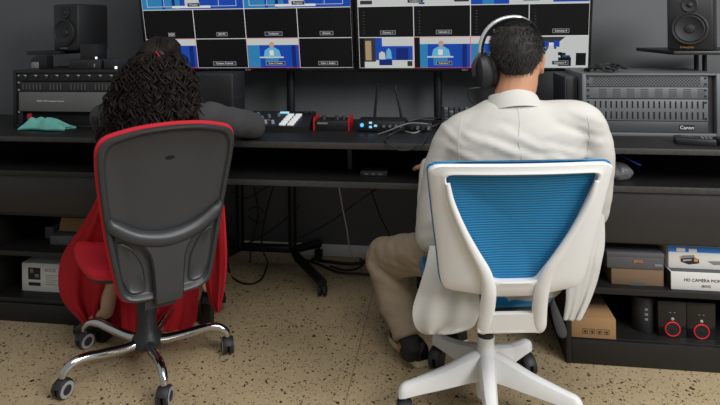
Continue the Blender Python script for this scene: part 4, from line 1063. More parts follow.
    pts = cr([(0.236, 0.02, 0.394, .009), (0.240, 0.015, 0.365, .010), (0.252, 0.008, 0.318, .016), (0.266, 0.0, 0.270, .018), (0.270, -0.002, 0.254, .010)], 4)
    mb = MB(); mb.tube([p[:3] for p in pts], [(p[3], 0.006) for p in pts], 12, ref=(1, 0, 0)); pd = mb.build('paddle', 'rackdk', lv)
    return t
white_chair()

# ================================================================== PEOPLE
def hand(mb, wrist, d, palm_n, thumb_side, s=1.0, curl=0.35):
    """palm and five bent fingers fused into the body; d points to the fingertips, palm_n out of the palm."""
    d = Vector(d).normalized(); pn = Vector(palm_n); pn = (pn - d * pn.dot(d)).normalized(); sd = d.cross(pn).normalized() * thumb_side
    w = Vector(wrist)
    mb.tube([w - d * 0.01, w + d * 0.03 * s, w + d * 0.085 * s], [(0.018 * s, 0.026 * s), (0.016 * s, 0.038 * s), (0.011 * s, 0.040 * s)], 14, ref=pn)
    for k, (o, ln) in enumerate(((0.032, 0.070), (0.011, 0.080), (-0.011, 0.074), (-0.031, 0.058))):
        p = w + d * 0.078 * s + sd * o * s; dd = d.copy(); pts = [p]
        for j, f in enumerate((0.42, 0.32, 0.26)):
            a = curl * (0.6 + 0.5 * j); dd = (dd + pn * math.tan(min(a, 1.2)) * 0.6).normalized(); pts.append(pts[-1] + dd * ln * f * s)
        mb.tube(pts, [0.0095 * s, 0.0085 * s, 0.0080 * s, 0.0065 * s], 8); mb.ell(pts[-1], (0.0065 * s,) * 3, n=8)
    p = w + d * 0.022 * s + sd * 0.026 * s
    pts = [p, p + (sd * 0.8 + d * 0.5 + pn * 0.25).normalized() * 0.036 * s]; pts.append(pts[-1] + (sd * 0.35 + d * 0.9 + pn * 0.3).normalized() * 0.030 * s); pts.append(pts[-1] + d * 0.022 * s)
    mb.tube(pts, [0.014 * s, 0.0115 * s, 0.010 * s, 0.007 * s], 8); mb.ell(pts[-1], (0.007 * s,) * 3, n=8)

def head(mb, c, yaw, s=1.0, pitch=0.0):
    """skull, face, ears; c = centre of the skull; yaw 0 looks towards +y. Returns the head's matrix."""
    mtx = Matrix.Translation(c) @ Matrix.Rotation(yaw, 4, 'Z') @ Matrix.Rotation(pitch, 4, 'X') @ Matrix.Scale(s, 4)
    R3 = mtx.to_3x3().normalized()
    E = lambda p, r: mb.ell(mtx @ Vector(p), tuple(v * s for v in r), R3, 18)
    E((0, -0.006, 0.018), (0.074, 0.094, 0.088)); E((0, 0.032, -0.035), (0.058, 0.060, 0.075)); E((0, 0.058, -0.082), (0.030, 0.026, 0.026))
    E((0, 0.070, 0.020), (0.050, 0.022, 0.030)); E((-0.036, 0.062, -0.030), (0.022, 0.020, 0.022)); E((0.036, 0.062, -0.030), (0.022, 0.020, 0.022))
    E((0, 0.098, -0.024), (0.013, 0.018, 0.013)); E((0, 0.092, -0.002), (0.009, 0.012, 0.026)); E((0, 0.084, -0.058), (0.024, 0.012, 0.010))
    for q in (-1, 1):
        E((q * 0.077, -0.006, -0.014), (0.007, 0.019, 0.033)); E((q * 0.082, -0.014, 0.002), (0.006, 0.014, 0.018)); E((q * 0.076, -0.002, -0.040), (0.006, 0.010, 0.010))
    return mtx
def face_bits(parent, mtx, s=1.0):
    for q in (-1, 1):
        mb = MB(); mb.ell(mtx @ Vector((q * 0.031, 0.074, 0.002)), (0.0125 * s, 0.012 * s, 0.010 * s), n=16); mb.m(1); mb.ell(mtx @ Vector((q * 0.031, 0.0835, 0.002)), (0.0052 * s, 0.0035 * s, 0.0052 * s), n=12)
        mb.build('eye', ['eye', 'iris'], parent, True)
        mb = MB(); mb.tube([mtx @ Vector((q * x, y, z)) for x, y, z in ((0.014, 0.093, 0.020), (0.030, 0.090, 0.026), (0.047, 0.076, 0.020))], [0.003, 0.0036, 0.0018], 8); mb.build('eyebrow', 'hairm', parent, True)
    mb = MB(); mb.tube([mtx @ Vector(p) for p in ((-0.022, 0.087, -0.058), (-0.008, 0.096, -0.0555), (0, 0.096, -0.057), (0.008, 0.096, -0.0555), (0.022, 0.087, -0.058))], [0.002, 0.005, 0.0045, 0.005, 0.002], 8); mb.build('lips', 'lip', parent, True)

def shoe(parent, heel, toe, w=0.046, h=0.075, sole=0.022, up='leather', so='sole', heel_h=0.0, name='shoe'):
    a, b = Vector(heel), Vector(toe); d = (b - a); ln = d.length; d.normalize(); n_ = Vector((-d.y, d.x, 0)).normalized(); upv = n_.cross(d) * -1
    upv = d.cross(n_)
    mb = MB(); rings = []
    for t_, ww, hh in ((0.0, .55, .75), (0.04, .75, 1.0), (0.16, .82, 1.05), (0.32, .80, 1.0), (0.48, .88, .80), (0.66, 1.0, .62), (0.82, .95, .50), (0.94, .70, .40), (1.0, .35, .25)):
        c = a + d * (ln * t_); rings.append([c + n_ * (w * ww * math.cos(q)) + upv * (sole + max(-.0, 1) * (h - sole) * hh * (math.sin(q) if math.sin(q) > 0 else 0.0)) for q in [k * math.pi / 8 for k in range(16)]])
    mb.loft(rings)
    mb.m(1); rings = []
    for z in (0.0, sole * 0.5, sole * 1.02):
        ring = []
        pts = [(0, .5), (.06, .80), (.2, .88), (.4, .84), (.55, .95), (.7, 1.05), (.85, 1.0), (.96, .7), (1.02, .25)]
        for t_, ww in pts: ring.append(a + d * (ln * t_) + n_ * (w * ww) + upv * z)
        for t_, ww in reversed(pts): ring.append(a + d * (ln * t_) - n_ * (w * ww) + upv * z)
        rings.append(ring)
    mb.loft(rings)
    if heel_h:
        mb.m(0); mb.loft([[a + d * (ln * (0.02 + x)) + n_ * (y * k) + Vector((0, 0, 1)) * (z * 1.0) for x, y in ((0, -.024), (.22, -.026), (.22, .026), (0, .024))] for z, k in ((0.004, 1.0), (-heel_h, .9))])
    return mb.build(name, [up, so], parent, True)

# ------------------------------------------------------------------ the man on the right
man = thing('person', 'man in a beige blazer and over-ear headset seated on the blue mesh chair', 'person', (0.21, 1.99, 0))
HC = AY(516.5, 57.0, 1.985)                                           # skull centre
HC.z -= 0.006
SL, SR = AY(455, 134, 1.965), AY(585.5, 127, 1.965)
EL, ER = AY(431, 236, 1.975), Vector((0.515, 2.02, 0.70))
WL, WR = Vector((-0.045, 2.315, 0.765)), Vector((0.41, 2.30, 0.765))
mb = MB(); HM = head(mb, HC, rad(-8), 1.085, rad(-4))
NB = Vector((0.240, 1.945, 1.05))
mb.tube(cr([(NB.x, NB.y - 0.01, NB.z - 0.06, .088, .075), (NB.x, NB.y, NB.z + 0.01, .066, .062), (HC.x, HC.y - 0.022, HC.z - 0.075, .060, .060), (HC.x, HC.y - 0.005, HC.z, .06, .06)], 4), [0.058] * 4 + [0.066] * 4 + [0.067] * 5, 16)
tor = [(0.200, 1.995, 0.50, .155, .115), (0.205, 1.985, 0.62, .145, .105), (0.22, 1.965, 0.78, .150, .105), (0.24, 1.945, 0.93, .155, .095), (0.25, 1.94, 1.01, .13, .075), (0.252, 1.943, 1.05, .06, .045)]
mb.loft([[Vector((cx + a * math.cos(q), cy + b * math.sin(q), z)) for q in [k * math.pi / 10 for k in range(20)]] for cx, cy, z, a, b in cr(tor, 3)])
for S_, E_, W_ in ((SL, EL, WL), (SR, ER, WR)):
    limb(mb, [(*S_, .048), (*((S_ + E_) / 2), .044), (*E_, .037)]); limb(mb, [(*E_, .037), (*((E_ + W_) / 2), .033), (*W_, .025)])
    mb.tube([Vector((NB.x, NB.y, 0.97)), S_], [0.06, 0.05], 12)
hand(mb, WL, (0.02, 1, -0.14), (0, 0, -1), 1, 1.0, 0.45); hand(mb, WR, (-0.05, 1, -0.14), (0, 0, -1), -1, 1.0, 0.45)
HipL, HipR = Vector((0.11, 2.02, 0.545)), Vector((0.29, 2.03, 0.545))
KL, KR = AY(383, 256, 2.36), Vector((0.40, 2.46, 0.49))
AL, AR = AY(411, 347, 2.20), Vector((0.10, 2.40, 0.12))
for H_, K_, A_ in ((HipL, KL, AL), (HipR, KR, AR)):
    limb(mb, [(*H_, .075), (*((H_ + K_) / 2), .062), (*K_, .047)]); limb(mb, [(*K_, .045), (*((K_ * 0.65 + A_ * 0.35)), .046), (*A_, .034)])
limb(mb, [(*AL, .032), (AL.x - 0.03, AL.y + 0.05, 0.055, .030)]); limb(mb, [(*AR, .032), (AR.x - 0.05, AR.y + 0.03, 0.06, .030)])
blob(mb, 0.0065, 3).build('body', 'skinm', man, True)
face_bits(man, HM, 1.085)

# short hair: a cap over the skull that stops above the nape, with short strands
def man_hair():
    mb = MB(); Mi = HM
    rings = []
    def sk(az, el, k=1.0):
        # skull ellipsoid point
        r = Vector((0.0775 * math.cos(el) * math.sin(az), -0.098 * math.cos(el) * math.cos(az), 0.0925 * math.sin(el))) * k
        return Vector((0, -0.006, 0.018)) + r
    NAZ = 48
    low = []
    for i in range(NAZ):
        az = 2 * math.pi * i / NAZ
        a = abs((az + math.pi) % (2 * math.pi) - math.pi)              # 0 at the back, pi at the face
        if a < 0.60: e = rad(-60)
        elif a < 1.15: e = rad(-60) + (a - 0.60) / 0.55 * rad(44)
        elif a < 1.6: e = rad(-16) + (a - 1.15) / 0.45 * rad(4)
        elif a < 2.2: e = rad(-12) + (a - 1.6) / 0.6 * rad(42)
        else: e = rad(30) + (a - 2.2) / 0.94 * rad(6)
        low.append(e)
    for j in range(13):
        t = j / 12
        ring = []
        for i in range(NAZ):
            az = 2 * math.pi * i / NAZ; el = low[i] + (rad(88) - low[i]) * t
            k = 1.005 + 0.075 * min(1, t * 2.6) + 0.02 * noise.noise(Vector((math.cos(az) * 5, math.sin(az) * 5, el * 5)))
            ring.append(Mi @ sk(az, el, k))
        rings.append(ring)
    mb.loft(rings)
    random.seed(11)
    for _ in range(3800):
        i = random.random() * NAZ; az = 2 * math.pi * i / NAZ; lo = low[int(i) % NAZ]
        t = random.random() ** 0.9; el = lo + (rad(86) - lo) * t
        k = 1.0 + 0.075 * min(1, t * 2.6)
        p = sk(az, el, k); dn = (p - Vector((0, -0.006, 0.018))).normalized()
        down = Vector((0, 0, -1)) * (0.9 if t < .75 else 0.2) + Vector((random.uniform(-.4, .4), random.uniform(-.4, .4) + (0.5 if t > .75 else 0), 0))
        d = (dn * 0.55 + down * 0.6).normalized(); ln = 0.009 + 0.010 * min(1, 1.6 * t)
        u = d.orthogonal().normalized() * 0.0009; v = d.cross(u).normalized() * 0.0009
        P = [Mi @ (p + u), Mi @ (p - u * .5 + v * .87), Mi @ (p - u * .5 - v * .87)]; tip = mb.bm.verts.new(Mi @ (p + d * ln)); V = [mb.bm.verts.new(q) for q in P]
        for a_, b_ in ((0, 1), (1, 2), (2, 0)): mb.face([V[a_], V[b_], tip])
    return mb.build('hair', 'hairm', man, True, recalc=False)
man_hair()

def wr(sc, am, seed):
    o = Vector((seed, seed * 1.7, -seed))
    return lambda co: am * noise.fractal(Vector((co.x * sc, co.y * sc, co.z * sc * 1.9)) + o, 0.9, 2.0, 3)

# soft folds pulled across the back of the blazer: (start, end, width, height)
FOLDS = []
for (x0_, y0_, x1_, y1_, w_, h_) in ((466, 136, 512, 152, .013, .008), (488, 140, 540, 160, .012, .008), (505, 130, 560, 158, .014, .007), (548, 146, 592, 160, .012, .009),
                                     (560, 132, 604, 146, .013, .007), (540, 156, 585, 162, .010, .007), (450, 150, 478, 160, .011, .006), (572, 118, 604, 130, .012, -.005), (440, 128, 462, 146, .013, .006)):
    FOLDS.append((AY(x0_, y0_, 1.84), AY(x1_, y1_, 1.84), w_, h_))
def folds(co):
    d = 0.0045 * noise.fractal(Vector((co.x * 5 + co.z * 5, co.y * 5, co.z * 10 - co.x * 4)) + Vector((2, 5, 1)), 0.9, 2.0, 3)
    if co.y < 1.97:
        for a, b, w_, h_ in FOLDS:
            ax, az, bx_, bz = a.x, a.z, b.x, b.z; dx, dz = bx_ - ax, bz - az; L2 = dx * dx + dz * dz
            t = ((co.x - ax) * dx + (co.z - az) * dz) / L2; tt = max(0, min(1, t))
            px, pz = ax + dx * tt, az + dz * tt; q = math.hypot(co.x - px, co.z - pz)
            d += 0.62 * h_ * math.exp(-(q / w_) ** 2) - 0.40 * h_ * math.exp(-((math.hypot(co.x - px, co.z - pz - 1.5 * w_)) / w_) ** 2)
    return d
# blazer: torso and sleeves in one cloth, collar, lapels, two hanging tails
def blazer():
    mb = MB()
    tor = [(0.205, 1.985, 0.45, .205, .150), (0.205, 1.98, 0.56, .200, .145), (0.215, 1.965, 0.72, .205, .138), (0.235, 1.94, 0.88, .222, .130), (0.248, 1.935, 0.97, .228, .118), (0.250, 1.938, 1.025, .190, .098), (0.244, 1.942, 1.064, .130, .082), (0.240, 1.945, 1.088, .086, .070)]
    mb.loft([[Vector((cx + a * math.copysign(abs(math.cos(q)) ** .85, math.cos(q)), cy + b * math.sin(q), z)) for q in [k * math.pi / 14 for k in range(28)]] for cx, cy, z, a, b in cr(tor, 4)])
    ML, MR = (SL + EL) / 2 + Vector((-0.012, -0.01, 0)), (SR + ER) / 2 + Vector((0.012, -0.01, 0))
    for S_, M_, E_, q, x0_, x1_, dz in ((SL, ML, EL, -1, 0.232, 0.150, 0.0), (SR, MR, ER, 1, 0.265, 0.345, 0.014)):
        sl = cr([(x0_, 1.94, 1.045, .060, .080), (x1_, 1.942, 1.014 + dz * .7, .060, .080), (S_.x - q * 0.030, 1.950, S_.z + 0.014 + dz, .064, .080), (S_.x + q * 0.004, 1.962, S_.z - 0.030 + dz * .6, .072, .078), (S_.x * .6 + M_.x * .4 + q * 0.006, 1.965, S_.z * .55 + M_.z * .45 - 0.01, .072, .074), (*M_, .067, .068), (*E_, .056, .056)], 6)
        mb.tube(sl, [(p[3], p[4]) for p in sl], 20, ref=(0, 0, 1)); mb.ell(E_, (.055, .055, .055), n=14)
    limb(mb, [(*EL, .056), (*((EL + WL) / 2), .050), (*WL, .040)])
    limb(mb, [(*ER, .056), (*((ER + WR) / 2), .050), (*WR, .040)])
    b = blob(mb, 0.009, 14, folds)
    b.bm.normal_update(); tree = BVHTree.FromBMesh(b.bm)
    o = b.build('blazer', 'blazer', man, True)
    def onback(x, z, lift=0.001):
        h, n_, i, d_ = tree.ray_cast(Vector((x, 1.2, z)), Vector((0, 1, 0)))
        return (h + n_ * lift) if h else Vector((x, 1.84, z))
    pts = [onback(0.250 + 0.004 * math.sin(k), 1.07 - 0.02 * k, 0.0003) for k in range(24)]
    mb = MB(); mb.tube(pts, 0.0011, 6); mb.build('back_seam', 'blazer', man, True)
    for S_, q in ((SL, -1), (SR, 1)):
        pts = []
        for k in range(12):
            z = S_.z + 0.062 - k * 0.016; x = S_.x - q * (0.020 - 0.012 * math.sin(k / 11 * 3.1)); pts.append(onback(x, z, 0.0003))
        mb = MB(); mb.tube(pts, 0.0010, 6); mb.build('sleeve_seam', 'blazer', man, True)
    # collar: stands at the nape and folds over
    mb = MB(); rows = []
    for (rx, ry, z, dy) in ((.070, .066, 1.122, 0.008), (.075, .070, 1.126, 0.006), (.080, .075, 1.122, 0.004), (.090, .084, 1.098, 0.0), (.100, .092, 1.078, -0.002)):
        row = []
        for k in range(25):
            q = rad(-90 - 125 + 250 * k / 24)
            f = math.sin(q) * 0.5 + 0.5                                 # 0 at the nape, 1 at the throat
            row.append(Vector((0.240 + 1.10 * rx * math.cos(q), 1.955 + dy + ry * math.sin(q), z - 0.10 * f + 0.012 * math.cos(q))))
        rows.append(row)
    mb.sheet(rows, 0.005); mb.build('collar', 'blazer', man, True)
    mb = MB(); rows = []
    for (rx, ry, z) in ((.066, .062, 1.118), (.070, .066, 1.085)):
        rows.append([Vector((0.240 + 1.10 * rx * math.cos(q), 1.965 + ry * math.sin(q), z - 0.045 * (math.sin(q) * .5 + .5))) for q in [rad(-90 - 140 + 280 * k / 24) for k in range(25)]])
    mb.sheet(rows, 0.003); mb.build('shirt_collar', 'inkw', man, True)
    # cuffs already end at the wrists; hanging tails
    def tail(rows, ncol, fold, th, seed):
        g = []
        R = cr([tuple(r) for r in rows], 4)
        for i, (py, xl, xr, yl, yr) in enumerate(R):
            row = []
            for j in range(ncol):
                u = j / (ncol - 1); f = math.sin(u * 9 + seed + i * 0.05) * fold * (0.25 + i / len(R)) + 0.5 * fold * math.sin(u * 17 + seed * 2 + i * 0.1)
                row.append(AY(xl + (xr - xl) * u, py, yl + (yr - yl) * u + f))
            g.append(row)
        m2 = MB(); m2.sheet(g, th); return m2.build('blazer_tail', 'blazer', man, True)
    tail([(192, 584, 602, 1.90, 1.98), (222, 574, 604, 1.87, 1.97), (245, 566, 604, 1.86, 1.95), (262, 566, 601, 1.85, 1.93), (280, 566, 597, 1.84, 1.92), (300, 566, 590, 1.84, 1.90), (317, 564, 582, 1.84, 1.88), (320, 564, 580, 1.84, 1.88)], 17, 0.010, 0.005, 0.6)
    tail([(246, 430, 470, 1.89, 1.80), (265, 426, 474, 1.84, 1.775), (285, 420, 478, 1.815, 1.762), (305, 413.5, 480, 1.805, 1.758), (318, 413, 478, 1.80, 1.758), (327, 416, 472, 1.80, 1.765), (332, 421, 458, 1.80, 1.775), (334, 427, 445, 1.80, 1.785)], 21, 0.008, 0.005, 2.2)
blazer()

def trousers():
    mb = MB()
    mb.loft([[Vector((0.2 + a * math.cos(q), 2.0 + b * math.sin(q), z)) for q in [k * math.pi / 10 for k in range(20)]] for z, a, b in ((0.486, .17, .14), (0.52, .19, .155), (0.60, .17, .14), (0.66, .155, .12))])
    cuffL, cuffR = KL.lerp(AL, 0.89), KR.lerp(AR, 0.86)
    for H_, K_, c_ in ((HipL, KL, cuffL), (HipR, KR, cuffR)):
        limb(mb, [(*H_, .090), (*((H_ + K_) / 2), .084), (*K_, .077)])
        q = cr([(*K_, .077), (*K_.lerp(c_, .3), .078), (*K_.lerp(c_, .65), .072), (*K_.lerp(c_, .9), .064), (*c_, .063)], 6)
        mb.tube(q, [p[3] for p in q], 18)
    blob(mb, 0.009, 6, wr(10, 0.007, 3)).build('trousers', 'trouser', man, True)
trousers()
hl = AZ(424, 367, 0.0); shoe(man, (hl.x, hl.y, 0.002), (hl.x - 0.135, hl.y + 0.215, 0.002), 0.045, 0.092, 0.024)
shoe(man, (0.085, 2.385, 0.004), (-0.06, 2.60, 0.002), 0.045, 0.085, 0.016)

for A_, K_ in ((AL, KL), (AR, KR)):
    mb = MB(); q = A_.lerp(K_, .22); mb.tube([q, A_.lerp(K_, .1), A_, A_ + Vector((-0.012, 0.012, -0.035))], [.043, .040, .038, .036], 16); mb.build('sock', 'rubber', man, True)

# headset worn with one ear covered
hs = thing('headset', 'black over-ear headset with a silver band on the man\'s head', 'headphones', tuple(HC))
def hp(x, y, z): return HM @ Vector((x, y, z))
A = Vector((-0.098, -0.012, 0.010)); Bv = Vector((0.030, 0.090, 0.088))
arc = []
for k in range(25):  # from the covered left ear over the crown to the forehead
    t = k / 24; q = math.pi * (1 - t)
    base = A * (1 - t) + Bv * t; c0 = Vector((-0.012, -0.022, 0.005))
    p = Vector((0.103 * math.cos(q) - 0.004, -0.030 + 0.085 * max(0, t - .35), 0.018 + 0.108 * math.sin(q) + 0.04 * t * (1 - math.sin(q))))
    if t > .55: p = p.lerp(Bv + Vector((0, 0.03, 0.0)), min(1, (t - .55) / .45))
    arc.append(hp(*p))
mb = MB(); mb.tube(arc, [(0.007, 0.021)] * 25, 12); mb.build('headband', 'blk', hs, True)
cen = hp(0, -0.02, 0.01)
arc2 = [p + (p - cen).normalized() * 0.003 + (HM.to_3x3() @ Vector((0, -0.009, 0))) for p in arc[0:21]]
mb = MB(); mb.tube(arc2, [0.0092] * len(arc2), 10); mb.build('band_trim', 'silver', hs, True)
def cup(c, nrm, up, label):
    n_ = (HM.to_3x3() @ Vector(nrm)).normalized(); c = hp(*c)
    z = (HM.to_3x3() @ Vector(up)); z = (z - n_ * z.dot(n_)).normalized(); x = z.cross(n_)
    mt = Matrix((x, z, n_)).transposed().to_4x4(); mt.translation = c
    st = Matrix.Diagonal((0.82, 1.12, 1, 1))
    mb = MB(); mb.lathe([(0, 0.004), (0.046, 0.004), (0.050, 0.010), (0.050, 0.026), (0.044, 0.040), (0.030, 0.047), (0, 0.049)], mt @ st, 30); ec = mb.build('ear_cup', 'blk2', hs, True)
    mb = MB(); ring = [mt @ st @ Vector((0.037 * math.cos(q), 0.037 * math.sin(q), -0.004)) for q in [k * math.pi / 16 for k in range(33)]]; mb.tube(ring, 0.0125, 10, False); mb.build('ear_pad', 'rubber', ec, True)
    mb = MB(); mb.tube([mt @ Vector((-0.0, 0.062, 0.012)), mt @ Vector((0, 0.056, 0.035)), mt @ Vector((0, 0.02, 0.056)), mt @ Vector((0, -0.015, 0.054))], [(0.004, 0.012)] * 4, 8, ref=x); mb.build('yoke', 'blk', ec, True)
    return mt
mt = cup((-0.079, -0.030, -0.040), (-1, -0.42, -0.05), (0, 0, 1), 'l')
cup((0.022, 0.100, 0.066), (0.22, 0.90, 0.30), (0, -.3, 1), 'r')
p0 = mt @ Vector((0.0, -0.054, 0.03))
mb = MB(); q = cr([tuple(p0), tuple(AY(469, 90, 1.96)), tuple(AY(471, 100, 1.97)), tuple(AY(480, 107, 1.99)), tuple(AY(488, 109, 2.05))], 6); mb.tube(q, 0.0042, 8); mb.build('microphone_boom', 'blk', hs, True)

# ------------------------------------------------------------------ the woman on the left
wm = thing('person', 'woman with long dark curly hair and a red coat seated on the red chair', 'person', (-1.14, 2.10, 0))
WH = AY(161, 66.5, 2.115)
wS = {1: AY(207, 117, 2.10), -1: AY(106, 117, 2.12)}
wE = {1: AY(252, 124, 2.37), -1: Vector((-1.42, 2.30, 0.80))}
wE[1].z = 0.915
wW = {1: Vector((-0.93, 2.545, 0.905)), -1: Vector((-1.26, 2.50, 0.895))}
mb = MB(); WMx = head(mb, WH, rad(10), 0.95, rad(-4))
mb.tube([Vector((WH.x + .01, WH.y - 0.03, 0.95)), Vector((WH.x + .004, WH.y - 0.025, 1.06)), Vector((WH.x, WH.y - 0.012, WH.z - 0.04))], [0.075, 0.052, 0.05], 14)
tw = [(-1.13, 2.10, 0.47, .165, .13), (-1.12, 2.095, 0.60, .14, .105), (-1.10, 2.08, 0.75, .135, .10), (-1.09, 2.08, 0.90, .15, .10), (-1.085, 2.085, 0.98, .13, .075), (-1.08, 2.09, 1.02, .07, .055)]
mb.loft([[Vector((cx + a * math.cos(q), cy + b * math.sin(q), z)) for q in [k * math.pi / 10 for k in range(20)]] for cx, cy, z, a, b in cr(tw, 3)])
for s in (1, -1):
    mb.tube([Vector((-1.085, 2.09, 0.955)), wS[s]], [0.055, 0.045], 12)
    limb(mb, [(*wS[s], .042), (*((wS[s] + wE[s]) / 2), .038), (*wE[s], .033)]); limb(mb, [(*wE[s], .033), (*((wE[s] + wW[s]) / 2), .029), (*wW[s], .021)])
    hand(mb, wW[s], (-0.8 * s + 0.2, 0.7, -0.04) if s == 1 else (0.5, 0.8, -0.05), (0, 0, -1), s, 0.9, 0.4)
wH = {1: Vector((-1.07, 2.14, 0.50)), -1: Vector((-1.22, 2.12, 0.50))}
wK = {1: Vector((-1.13, 2.52, 0.48)), -1: Vector((-1.43, 2.33, 0.455))}
wA = {1: AY(207, 286, 2.44), -1: AY(107, 312, 2.25)}
for s in (1, -1):
    limb(mb, [(*wH[s], .075), (*((wH[s] + wK[s]) / 2), .062), (*wK[s], .045)]); limb(mb, [(*wK[s], .045), (*(wK[s] * .65 + wA[s] * .35), .044), (*wA[s], .028)])
limb(mb, [(*wA[1], .028), (wA[1].x - .01, wA[1].y + .06, 0.12, .026)]); limb(mb, [(*wA[-1], .028), (wA[-1].x - 0.07, wA[-1].y + 0.01, 0.085, .024)])
blob(mb, 0.0065, 3).build('body', 'skinf', wm, True)
face_bits(wm, WMx, 0.95)

mb = MB()
tw2 = [(-1.13, 2.10, 0.50, .185, .14), (-1.12, 2.095, 0.60, .165, .125), (-1.10, 2.08, 0.75, .160, .118), (-1.09, 2.08, 0.90, .180, .118), (-1.085, 2.085, 0.985, .165, .090), (-1.08, 2.09, 1.025, .085, .066)]
mb.loft([[Vector((cx + a * math.cos(q), cy + b * math.sin(q), z)) for q in [k * math.pi / 12 for k in range(24)]] for cx, cy, z, a, b in cr(tw2, 3)])
for s in (1, -1):
    mb.tube([Vector((-1.085, 2.09, 0.955)), wS[s]], [0.07, 0.062], 12)
    limb(mb, [(*wS[s], .062), (*((wS[s] + wE[s]) / 2), .062), (*wE[s], .060)]); limb(mb, [(*wE[s], .060), (*((wE[s] + wW[s]) / 2), .048), (*(wE[s] * .12 + wW[s] * .88), .038)])
blob(mb, 0.009, 6, lambda co: 0.006 * noise.fractal(co * 9, 0.9, 2.0, 3) if True else 0).build('cardigan', 'cardigan', wm, True)

# long curly hair
def curly():
    mb = MB(); random.seed(21)
    c = WH
    mb.ell(WMx @ Vector((0, -0.014, 0.030)), (0.084, 0.104, 0.090), n=24)
    vol = [(160, 66, 24, 2.095, .095), (157, 82, 33, 2.08, .11), (154, 98, 44, 2.07, .115), (151, 116, 52, 2.06, .11), (150, 134, 53, 2.055, .10), (150, 154, 48, 2.05, .085)]
    rings = []
    for cx, py, hw, y, dep in cr(vol, 4):
        rings.append([AY(cx + hw * 0.90 * math.cos(q), py, y + dep * 0.85 * math.sin(q)) for q in [k * math.pi / 14 for k in range(28)]])
    mb.loft(rings)
    base = blob(mb, 0.010, 4, lambda co: 0.016 * noise.fractal(co * 16, 0.8, 2.0, 3))
    out = base
    for n_ in range(900):
        a = random.uniform(-2.6, 2.6)                                   # 0 = towards the camera (back of the head)
        el = random.uniform(-0.45, 0.50)
        st = WMx @ (Vector((0, -0.014, 0.030)) + Vector((0.084 * math.cos(el) * math.sin(a), -0.104 * math.cos(el) * math.cos(a), 0.090 * math.sin(el))))
        lvl = random.random() ** 0.7                                     # how far down the strand reaches
        spread = math.sin(a) * random.uniform(0.55, 1.08)
        epy = 84 + lvl * 72; half = 30 + 24 * min(1, (epy - 74) / 46)
        e = AY(155 - 5 * min(1, (epy - 70) / 50) + half * spread, epy, 2.065 - math.cos(a) * 0.125)
        mid = st.lerp(e, 0.42) + Vector((spread * 0.020, -math.cos(a) * 0.022, 0.010))
        path = cr([tuple(st), tuple(mid), tuple(e)], 17)
        turns = random.uniform(3.2, 5.6) * (0.45 + 0.75 * lvl); ph = random.uniform(0, 6.28); cr_ = random.uniform(0.008, 0.016); th = random.uniform(0.0016, 0.0034)
        sg = random.choice((-1, 1)); P = []
        for i, p in enumerate(path):
            t = i / (len(path) - 1); w_ = cr_ * min(1, t * 2.2)
            q = ph + sg * turns * 6.283 * t
            P.append(Vector(p) + Vector((w_ * math.cos(q), w_ * math.sin(q), 0.15 * w_ * math.sin(q * 1.3))))
        n9 = len(P)
        out.tube(P, [th * (0.6 + 0.5 * min(1, 3 * k / n9)) * (1 if k < n9 * .8 else max(.15, (n9 - k) / (n9 * .2))) for k in range(n9)], 5)
    # smooth combed-back crown strands
    for n_ in range(90):
        a = random.uniform(-1.9, 1.9); rr = random.uniform(0.2, 1.0); pts = []
        for i in range(8):
            t = i / 7; el = 1.45 - t * 1.15
            aa = a * (0.35 + 0.65 * (1 - abs(t - .3)))
            pts.append(WMx @ (Vector((0, -0.014, 0.030)) + Vector((0.088 * math.cos(el) * math.sin(aa), -0.107 * math.cos(el) * math.cos(aa), 0.0935 * math.sin(el))) * (1.0 + 0.006 * rr)))
        out.tube(pts, [0.0028] * 8, 5)
    return out.build('hair', 'hairf', wm, True, ang=60)
curly()
p = AY(160, 55, 1.985); p = WMx @ Vector((0.030, -0.108, 0.048))
mb = MB(); mb.ell(p, (0.020, 0.007, 0.014), Matrix.Rotation(rad(25), 3, 'Y')); mb.m(1)
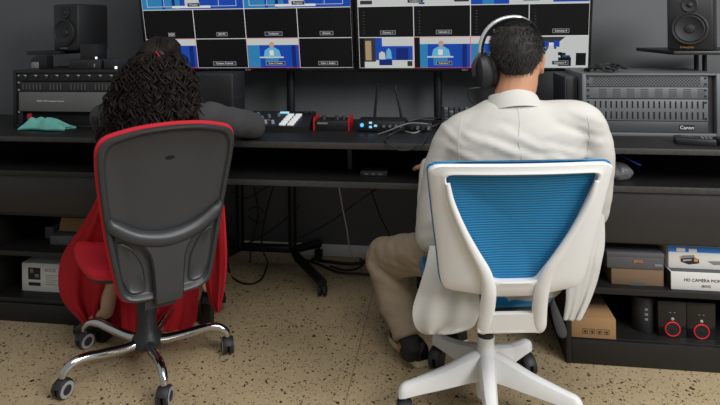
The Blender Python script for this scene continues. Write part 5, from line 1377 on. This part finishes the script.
mb.tube([p + Vector((-0.014, -0.009, 0.012)), p + Vector((0.0, -0.012, -0.002)), p + Vector((0.018, -0.009, -0.024))], [0.0016, 0.002, 0.0012], 8); mb.build('hair_clip', ['blk2', 'redring'], wm, True)

# red coat: panels that hang round the seat
def panel(rows, ncol, fold, seed, freq=11):
    R = cr([tuple(r) for r in rows], 4); g = []
    for i, (py, xl, xr, yl, yr) in enumerate(R):
        row = []
        for j in range(ncol):
            u = j / (ncol - 1)
            f = fold * (0.3 + 0.9 * i / len(R)) * (math.sin(u * freq + seed + 0.05 * i) + 0.5 * math.sin(u * freq * 2.3 + seed * 3))
            row.append(AY(xl + (xr - xl) * u, py, yl + (yr - yl) * u + f))
        g.append(row)
    m2 = MB(); m2.sheet(g, 0.006); return m2.build('coat_panel', 'redcoat', wm, True)
panel([(198, 97, 112, 2.04, 2.06), (215, 88, 114, 2.08, 2.08), (235, 75, 114, 2.16, 2.12), (252, 64, 112, 2.22, 2.18), (270, 59, 108, 2.25, 2.22), (290, 59.5, 104, 2.25, 2.24), (305, 66, 100, 2.24, 2.25), (318, 78, 97, 2.23, 2.25), (325, 84, 95, 2.22, 2.25)], 23, 0.012, 0.4)
panel([(285, 106, 200, 2.31, 2.36), (300, 108, 198, 2.31, 2.36), (318, 110, 196, 2.31, 2.36), (331, 112, 190, 2.31, 2.36)], 31, 0.010, 1.4, 22)
panel([(205, 205, 224, 2.10, 2.13), (235, 205, 226, 2.16, 2.16), (262, 204, 227, 2.22, 2.18), (285, 206, 225, 2.26, 2.20), (300, 210, 222, 2.28, 2.22), (312, 216, 220, 2.28, 2.24)], 15, 0.009, 2.0)
# dark high-heeled shoes
p = wA[-1]; shoe(wm, (p.x + 0.012, p.y - 0.01, 0.060), (p.x - 0.165, p.y + 0.03, 0.012), 0.036, 0.070, 0.012, 'leather', 'rubber', 0.055)
p = wA[1]; shoe(wm, (p.x + 0.005, p.y - 0.035, 0.100), (p.x + 0.01, p.y + 0.13, 0.030), 0.038, 0.085, 0.028, 'leather', 'rubber', 0.095)
